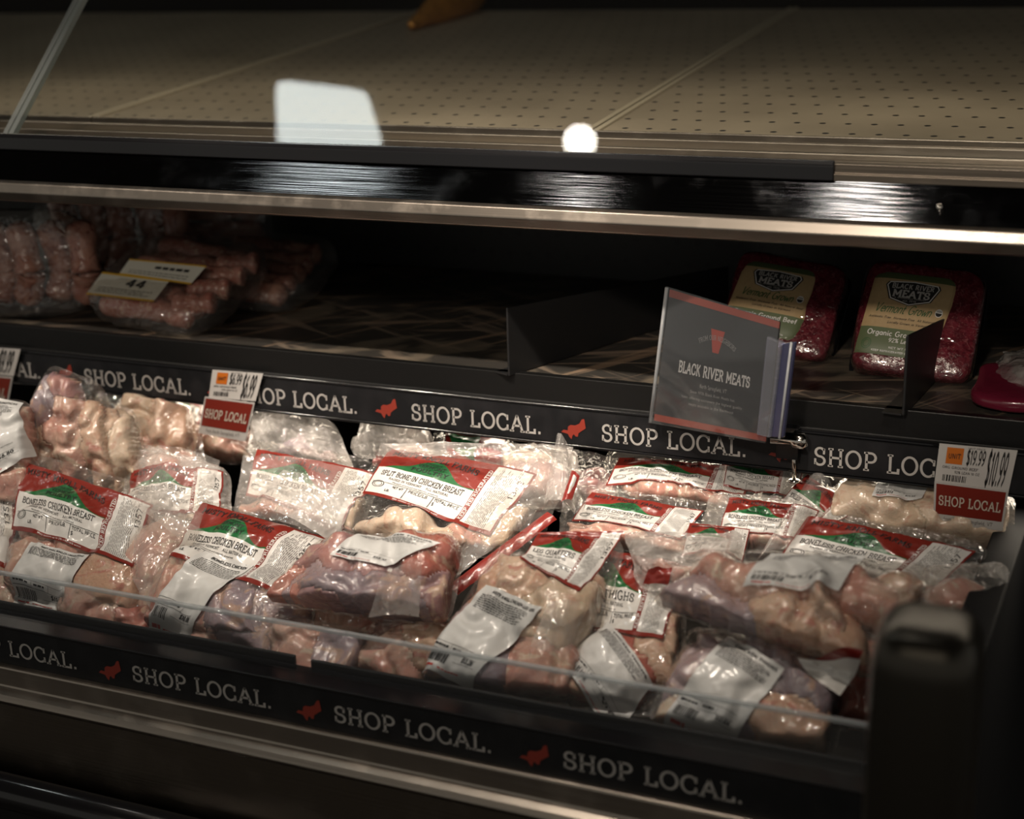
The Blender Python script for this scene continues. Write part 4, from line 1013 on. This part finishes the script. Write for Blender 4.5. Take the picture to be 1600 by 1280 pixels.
#BAGS
# ---- far back, under the shelf
b = B([(150, 600), (305, 632), (330, 760), (140, 745)], 'bag of pale skin-on chicken legs glowing right under the shelf strip', lift=-.01, seed=3, wr=.0015,
      meat=[(205, 655, 34, 75, 24, 12, 'fat'), (265, 665, 30, 72, 24, -14, 'skin'), (235, 730, 70, 30, 20, 5, 'breast')], n=(.12, -.8, .6))
b = B([(265, 600), (420, 630), (400, 730), (270, 720)], 'bag with red and green label half hidden behind the left price tag', lift=-.07, seed=4, meat=[(330, 690, 60, 30, 20, 5, 'breast')])
b.header([(240, 608), (345, 622), (340, 668), (236, 655)])
b = B([(395, 640), (520, 655), (560, 740), (385, 715)], 'crumpled clear bag top sticking up below the word LOCAL, left of centre', lift=.0, seed=5, film=CRUMP, wr=.007, puff=.02, n=(.1, -.8, .6), meat=[(480, 715, 50, 22, 15, 5, 'grey')])
b = B([(565, 655), (668, 660), (690, 730), (550, 715)], 'crumpled clear bag peak behind the split breast label', lift=.0, seed=6, film=CRUMP, wr=.008, puff=.02, n=(.1, -.8, .6), meat=[(640, 720, 40, 18, 14, 5, 'breast')])
b.redpatch([(588, 712), (625, 716), (622, 735), (582, 728)])
b = B([(680, 665), (800, 680), (830, 750), (670, 735)], 'bag with small green and red label piece below the second fox', lift=-.01, seed=7, wr=.004, meat=[(760, 725, 50, 26, 18, 5, 'grey')])
b.redpatch([(695, 670), (790, 685), (782, 725), (700, 712)]); b.redpatch([(700, 678), (752, 684), (740, 718), (712, 706)], PGRN, 'printed_hill', .002)
b = B([(775, 690), (905, 705), (900, 800), (780, 790)], 'greyish folded bag behind the twisted plastic tail', lift=-.015, seed=8, wr=.005, film=FLAP, meat=[(835, 755, 55, 30, 22, 0, 'thigh'), (820, 720, 40, 20, 18, 0, 'fat')])
b = B([(955, 690), (1205, 722), (1185, 805), (925, 790)], 'bag with wide red and green label beneath the shelf behind the vendor sign', lift=-.012, seed=9, wr=.0025, meat=[(1060, 775, 90, 24, 18, 5, 'breast')])
b.header([(968, 716), (1178, 732), (1164, 775), (946, 760)])
b = B([(1175, 712), (1330, 742), (1325, 830), (1180, 800)], 'bag with green label lying under the clip screw', lift=-.012, seed=10, wr=.003, meat=[(1240, 800, 50, 22, 18, 5, 'thigh')])
b.header([(1140, 705), (1255, 735), (1245, 782), (1130, 760)], date='1967')
b = B([(1225, 742), (1345, 775), (1325, 850), (1205, 815)], 'bag with steeply turned red and green label right of the clip screw', lift=.0, seed=12, wr=.002, meat=[(1270, 830, 45, 20, 15, 5, 'thigh')])
b.header([(1262, 742), (1335, 800), (1280, 850), (1205, 800)])
b = B([(1325, 735), (1590, 772), (1580, 865), (1255, 830)], 'bag of pale creamy breasts under the right price tag', lift=-.015, seed=13, wr=.0015,
      meat=[(1385, 795, 75, 34, 24, 8, 'fat'), (1500, 815, 85, 38, 26, 6, 'fat'), (1450, 770, 60, 30, 18, 5, 'skin')])
b.sticker([(1378, 745), (1455, 752), (1440, 780), (1362, 776)], 'BONELESS BREAST', '$13.54')
# ---- second row
b = B([(1110, 768), (1290, 790), (1265, 870), (1085, 858)], 'bag with red label partly hidden behind the crumpled bag, right of centre', lift=.012, seed=14, wr=.0035, meat=[(1190, 850, 60, 24, 16, 0, 'breast')], film=FLAP)
b.header([(1140, 778), (1280, 798), (1262, 850), (1122, 838)])
b = B([(1070, 815), (1175, 825), (1160, 900), (1060, 885)], 'small showing bag with red label and green hill behind the crumpled bag', lift=.02, seed=15, wr=.002, meat=[(1120, 875, 35, 20, 14, 0, 'breast')])
b.header([(1078, 818), (1172, 828), (1160, 880), (1065, 870)])
b = B([(885, 752), (1135, 790), (1090, 880), (870, 850)], 'bag with bright red and green label and side panel dated 1967', lift=.018, seed=16, wr=.0018, meat=[(985, 850, 95, 26, 16, 5, 'breast')])
b.header([(925, 770), (1100, 799), (1063, 845), (893, 815)], date='1967')
b = B([(383, 685), (605, 722), (560, 850), (365, 815)], 'bag with faded red and green label under loose film left of centre', lift=.015, seed=17, wr=.002, meat=[(455, 815, 90, 34, 20, 5, 'breast'), (545, 800, 40, 30, 18, 5, 'fat')])
b.header([(402, 703), (590, 742), (530, 832), (384, 775)])
b.flap([(380, 712, .02), (560, 735, .012), (530, 850, .02), (365, 800, .02)], .01, seed=2)
b = B([(205, 690), (365, 735), (365, 860), (190, 800)], 'crumpled loose bag with white side panel between the two left labels', lift=.035, seed=18, wr=.006, puff=.022, film=CRUMP, meat=[(260, 750, 45, 28, 22, 15, 'breast'), (320, 820, 40, 30, 20, 15, 'fat')])
b.header([(205, 738), (350, 738), (340, 812), (200, 800)])
b = B([(75, 566), (165, 600), (215, 790), (5, 770)], 'tall bag of whole drumsticks standing in front of the left shelf strip', lift=.13, seed=19, wr=.0045, puff=.02, n=(.2, -.92, .3),
      meat=[(60, 640, 26, 50, 22, 20, 'grey'), (100, 610, 26, 42, 20, -10, 'thigh'), (105, 680, 34, 60, 26, -15, 'breast'), (160, 700, 36, 60, 24, -25, 'skin'), (60, 720, 40, 50, 22, 10, 'skin')])
b = B([(100, 605), (215, 640), (245, 790), (115, 780)], 'bag with orange-pink leg joint behind the tall drumstick bag', lift=.09, seed=20, wr=.004, puff=.015, n=(.2, -.9, .35), meat=[(150, 660, 28, 40, 22, -30, 'skin'), (185, 715, 34, 50, 24, -15, 'fat')])
b = B([(-70, 615), (58, 628), (70, 800), (-90, 790)], 'bag with large plain sticker cut by the left edge of the photo', lift=.15, seed=21, wr=.003, meat=[(0, 720, 55, 70, 24, 0, 'breast')], n=(.2, -.85, .45))
b.sticker([(-50, 612), (38, 630), (54, 712), (-50, 800)], 'CHICKEN DRUMSTICKS', '$6.80')
b = B([(-225, 712), (42, 765), (30, 920), (-235, 895)], 'bag with red and green label cut by the left edge of the photo', lift=.06, seed=22, wr=.0025, meat=[(-20, 880, 60, 36, 20, 5, 'breast'), (-140, 880, 60, 30, 20, 5, 'skin')])
b.header([(-190, 730), (24, 765), (14, 888), (-190, 850)])
# ---- lower layer near the guard
b = B([(95, 880), (275, 905), (250, 1030), (80, 1000)], 'raw breast bag low against the left liner plate', lift=.0, seed=23, wr=.005, meat=[(150, 945, 55, 40, 24, 10, 'breast'), (215, 975, 50, 36, 22, 10, 'red'), (180, 905, 60, 30, 20, 5, 'breast')], n=(.1, -.75, .6))
b = B([(-40, 850), (90, 880), (80, 1000), (-60, 965)], 'pale bag low in the left corner beside the first sticker', lift=.0, seed=24, wr=.003, meat=[(20, 920, 50, 45, 22, 10, 'breast')])
b = B([(325, 900), (520, 935), (470, 1070), (290, 1030)], 'purplish thigh bag low behind the guard, left of the liner gap', lift=.0, seed=25, wr=.0025, meat=[(395, 975, 70, 60, 28, 15, 'grey'), (350, 1010, 55, 36, 20, 10, 'breast')], n=(.1, -.75, .6))
b = B([(415, 960), (590, 985), (560, 1110), (400, 1070)], 'pale chicken bag drooping into the gap between the liner plates', lift=.005, seed=26, wr=.004, meat=[(470, 1020, 50, 46, 26, 10, 'breast'), (530, 1030, 46, 40, 24, 10, 'grey'), (480, 1065, 40, 30, 20, 10, 'skin')], n=(.1, -.75, .6))
b = B([(560, 975), (745, 960), (700, 1100), (555, 1085)], 'pink chicken bag low in the centre beneath the big thigh bag', lift=.0, seed=27, wr=.005, meat=[(610, 1030, 55, 42, 24, 10, 'breast'), (670, 1010, 55, 36, 24, -10, 'skin')], n=(.1, -.75, .6))
# ---- front row
b = B([(18, 700), (255, 765), (232, 985), (0, 930)], 'bag with red and green breast label and small sticker at the left front', lift=.055, seed=31, wr=.002,
      meat=[(60, 890, 55, 40, 24, 10, 'breast'), (165, 905, 65, 42, 26, 10, 'skin'), (110, 830, 90, 50, 20, 15, 'breast'), (195, 850, 40, 60, 20, 15, 'breast')])
b.header([(38, 722), (240, 790), (208, 888), (18, 828)])
b.sticker([(50, 848), (141, 868), (108, 962), (20, 942)], 'MISTY KNOLL BONELESS CHICKEN BREAST', '$11.41')
b = B([(305, 775), (535, 845), (455, 1030), (215, 985)], 'bag with arched red and green label and long folded sticker, second from left', lift=.04, seed=32, wr=.002,
      meat=[(300, 920, 60, 60, 26, 15, 'breast'), (395, 950, 60, 55, 28, 15, 'grey'), (400, 860, 80, 40, 18, 15, 'breast'), (250, 960, 36, 40, 20, 0, 'red')])
b.header([(318, 786), (512, 842), (428, 928), (258, 880)], date='1357')
b.sticker([(322, 862), (398, 885), (292, 1003), (231, 986)], 'BONELESS CHICKEN', '$10.08')
b.flap([(215, 800, .03), (320, 830, .02), (240, 960, .01), (205, 900, .01)], .015, seed=3)
b.flap([(225, 700, .02), (345, 722, .02), (300, 860, .015), (205, 790, .015)], .012, FLAP, seed=8, amp=.004)
b.flap([(440, 735, .02), (560, 780, .015), (520, 850, .01), (400, 790, .02)], .01, CRUMP, seed=4, amp=.004)
b = B([(185, 790), (345, 830), (320, 1000), (165, 960)], 'pink chicken bag wedged between the two left front labels under hazy film', lift=.02, seed=54, wr=.004, film=FLAP, meat=[(240, 870, 50, 70, 24, 15, 'breast'), (285, 920, 50, 60, 22, 15, 'skin')])
# split breast bag with its big loose film
b = B([(592, 702), (880, 712), (800, 880), (525, 850)], 'bag with split chicken breast label facing up, loose film stretched to the right', lift=.045, seed=33, wr=.0012, puff=.014, bow=.02,
      meat=[(640, 830, 70, 26, 22, 5, 'fat'), (800, 830, 50, 40, 20, 0, 'fat'), (740, 850, 40, 30, 18, 0, 'breast')])
b.header([(612, 702), (840, 742), (765, 838), (566, 772)], 'SPLIT BONE-IN CHICKEN BREAST', date='')
b.flap([(595, 692, .028), (790, 728, .03), (790, 740, .02), (590, 712, .02)], .004, FLAP, seed=5, amp=.002)
b.flap([(598, 694, .036), (896, 699, .04), (888, 722, .034), (640, 714, .034)], .006, CRUMP, seed=14, amp=.004)
b.flap([(780, 735, .035), (905, 702, .03), (850, 840, .02), (720, 850, .02)], .016, FLAP, seed=6, amp=.004)
b.flap([(735, 835, .03), (905, 760, .03), (855, 800, .02), (640, 975, .03)], .012, FLAP, seed=7, amp=.003)
b.flap([(855, 800, .028), (870, 812, .028), (715, 930, .032), (700, 915, .032)], .002, PRED, seed=8, amp=.001, name='printed_border')
b.flap([(868, 683, .05), (885, 690, .05), (900, 800, .03), (850, 790, .03)], .012, CRUMP, seed=9, amp=.006, name='bag_tail')
b.flap([(885, 690, .05), (918, 745, .05), (915, 790, .035), (893, 800, .03)], -.01, FLAP, seed=10, amp=.006, name='bag_tail')
b.flap([(893, 735, .054), (906, 745, .054), (893, 782, .046), (876, 786, .046)], .003, PRED, seed=11, amp=.002, name='printed_border')
b.flap([(895, 742, .056), (901, 747, .056), (892, 773, .048), (884, 775, .048)], .003, PWHT, seed=11, amp=.002, name='printed_panel')
# thigh bag on top at the centre
b = B([(500, 838), (735, 828), (705, 985), (395, 945)], 'bag of dark folded thighs on top of the heap with a sticker across it', lift=.095, seed=34, wr=.0022, puff=.010,
      meat=[(560, 880, 90, 38, 26, 3, 'thigh'), (570, 930, 105, 34, 32, 4, 'grey'), (660, 870, 60, 40, 26, -5, 'red'), (440, 915, 40, 40, 18, 20, 'red'), (540, 965, 90, 22, 26, 3, 'thigh'), (680, 910, 36, 50, 22, -20, 'thigh')], n=(.12, -.66, .72))
b.sticker([(575, 836), (690, 850), (602, 886), (516, 868)], 'CHICKEN THIGHS', '$13.10')
b.flap([(595, 905, .05), (660, 870, .045), (655, 965, .04), (575, 965, .05)], .006, FLAP, seed=12, amp=.002)
# thigh label bag, right of centre
b = B([(920, 870), (1075, 885), (1070, 1125), (870, 1110)], 'bag with chicken thighs label under a crumpled grey sticker', lift=.025, seed=36, wr=.003,
      meat=[(900, 1080, 46, 40, 22, 10, 'skin'), (960, 1040, 60, 60, 22, 0, 'red'), (1030, 1010, 40, 60, 20, 0, 'skin')])
b.header([(880, 845), (1075, 885), (1035, 1000), (868, 985)], 'CHICKEN THIGHS')
b.sticker([(950, 972), (1020, 1070), (960, 1150), (880, 1056)], 'CHICKEN THIGHS', '$9.22')
b = B([(790, 830), (985, 842), (900, 1110), (645, 1075)], 'bag of leg quarters with slanted white sticker just right of centre', lift=.055, seed=35, wr=.0022, puff=.016,
      meat=[(810, 930, 62, 50, 30, 20, 'skin'), (870, 960, 60, 60, 32, 10, 'fat'), (735, 1010, 72, 75, 26, 15, 'grey'), (840, 1040, 62, 50, 28, 15, 'breast'), (885, 890, 50, 30, 18, 20, 'skin')], n=(.12, -.66, .72))
b.header([(842, 833), (975, 830), (905, 925), (812, 872)], 'LEG QUARTERS')
b.sticker([(760, 915), (848, 950), (738, 1080), (660, 1052)])
b.flap([(856, 940, .04), (918, 945, .03), (885, 1040, .03), (828, 1010, .04)], .006, FLAP, seed=15, amp=.003)
# right front bags
b = B([(1075, 975), (1345, 1010), (1300, 1200), (1005, 1140)], 'grey-purple thigh bag with tilted sticker in the right front corner', lift=.03, seed=37, wr=.0022, puff=.016,
      meat=[(1120, 1080, 80, 70, 26, 10, 'grey'), (1230, 1060, 80, 55, 30, 10, 'grey'), (1230, 1135, 80, 40, 28, 10, 'skin'), (1055, 1120, 40, 36, 20, 0, 'fat')], n=(.12, -.66, .72))
b.sticker([(1138, 996), (1226, 1046), (1142, 1170), (1036, 1138)], 'CHICKEN THIGHS', '$12.04')
b = B([(1265, 795), (1550, 850), (1500, 960), (1200, 880)], 'bag with broad red and green label at the right end', lift=.045, seed=38, wr=.0022, meat=[(1400, 920, 90, 34, 16, 8, 'breast'), (1300, 900, 50, 20, 16, 5, 'breast')])
b.header([(1262, 808), (1525, 862), (1448, 940), (1215, 880)])
b.flap([(1265, 745, .02), (1300, 760, .02), (1230, 860, .01), (1180, 880, .01)], .012, FLAP, seed=3)
b = B([(970, 832), (1165, 832), (1150, 925), (1000, 925)], 'crumpled shiny bag top with red print in front of the 1967 label', lift=.085, seed=39, wr=.0065, puff=.02, film=CRUMP, meat=[(1080, 900, 50, 20, 12, 0, 'breast')])
b.redpatch([(1012, 890), (1050, 884), (1045, 915), (1005, 912)]); b.redpatch([(1065, 902), (1105, 906), (1095, 928), (1055, 925)])
b = B([(1120, 855), (1480, 885), (1370, 1075), (1005, 945)], 'large top bag with wing tip poking up and a sticker across its back, right front', lift=.115, seed=40, wr=.0028, puff=.012,
      meat=[(1180, 905, 110, 34, 26, 3, 'breast'), (1130, 965, 110, 34, 26, 6, 'grey'), (1250, 985, 90, 45, 32, 10, 'skin'), (1330, 920, 80, 34, 26, 8, 'breast'), (1300, 940, 16, 55, 42, -15, 'skin'), (1400, 930, 50, 30, 22, 8, 'skin')], n=(.12, -.66, .72))
b.sticker([(1205, 866), (1352, 868), (1310, 925), (1160, 918)], 'WHOLE CHICKEN WINGS', '$7.65')
b.redpatch([(1245, 1030), (1345, 1035), (1312, 1090), (1262, 1055)], PWHT, 'printed_panel', .004); b.redpatch([(1250, 1015), (1350, 1018), (1335, 1050), (1265, 1040)])
b = B([(1440, 885), (1580, 880), (1560, 1000), (1420, 980)], 'grey film covered bag squeezed against the black end panel', lift=.06, seed=41, wr=.005, film=FLAP, meat=[(1490, 935, 50, 30, 20, 0, 'breast')])

# ---- deeper layer glimpsed between the bags above
b = B([(500, 900), (700, 930), (690, 1060), (480, 1040)], 'dim pink chicken bag in the deeper layer under the central thigh bag', lift=-.03, seed=51, wr=.004, meat=[(550, 960, 60, 50, 26, 10, 'breast'), (640, 980, 60, 50, 26, 10, 'thigh')])
b = B([(1210, 960), (1400, 980), (1380, 1150), (1200, 1130)], 'dim chicken bag in the deeper layer below the red label corner, beside the post', lift=-.04, seed=52, wr=.004, meat=[(1270, 1040, 60, 50, 24, 10, 'thigh'), (1330, 1060, 60, 60, 24, 10, 'red')])
b = B([(880, 700), (980, 720), (970, 800), (860, 790)], 'shadowed clear bag in the dark gap right of the twisted tail', lift=-.06, seed=53, wr=.005, meat=[(915, 770, 50, 30, 20, 0, 'thigh')])

# ---- neighbours just beyond the left edge
b = B([(-420, 690), (-240, 715), (-250, 860), (-440, 830)], 'skin-on chicken bag furthest left in the bin', lift=.03, seed=55, wr=.004, meat=[(-330, 770, 80, 60, 26, 5, 'skin'), (-300, 830, 70, 40, 24, 5, 'breast')])
b = B([(-300, 580), (-110, 600), (-110, 720), (-310, 700)], 'pale drumstick bag behind the furthest left bags', lift=.05, seed=56, wr=.004, meat=[(-230, 650, 60, 60, 26, 5, 'breast'), (-160, 660, 50, 60, 26, 5, 'fat')])
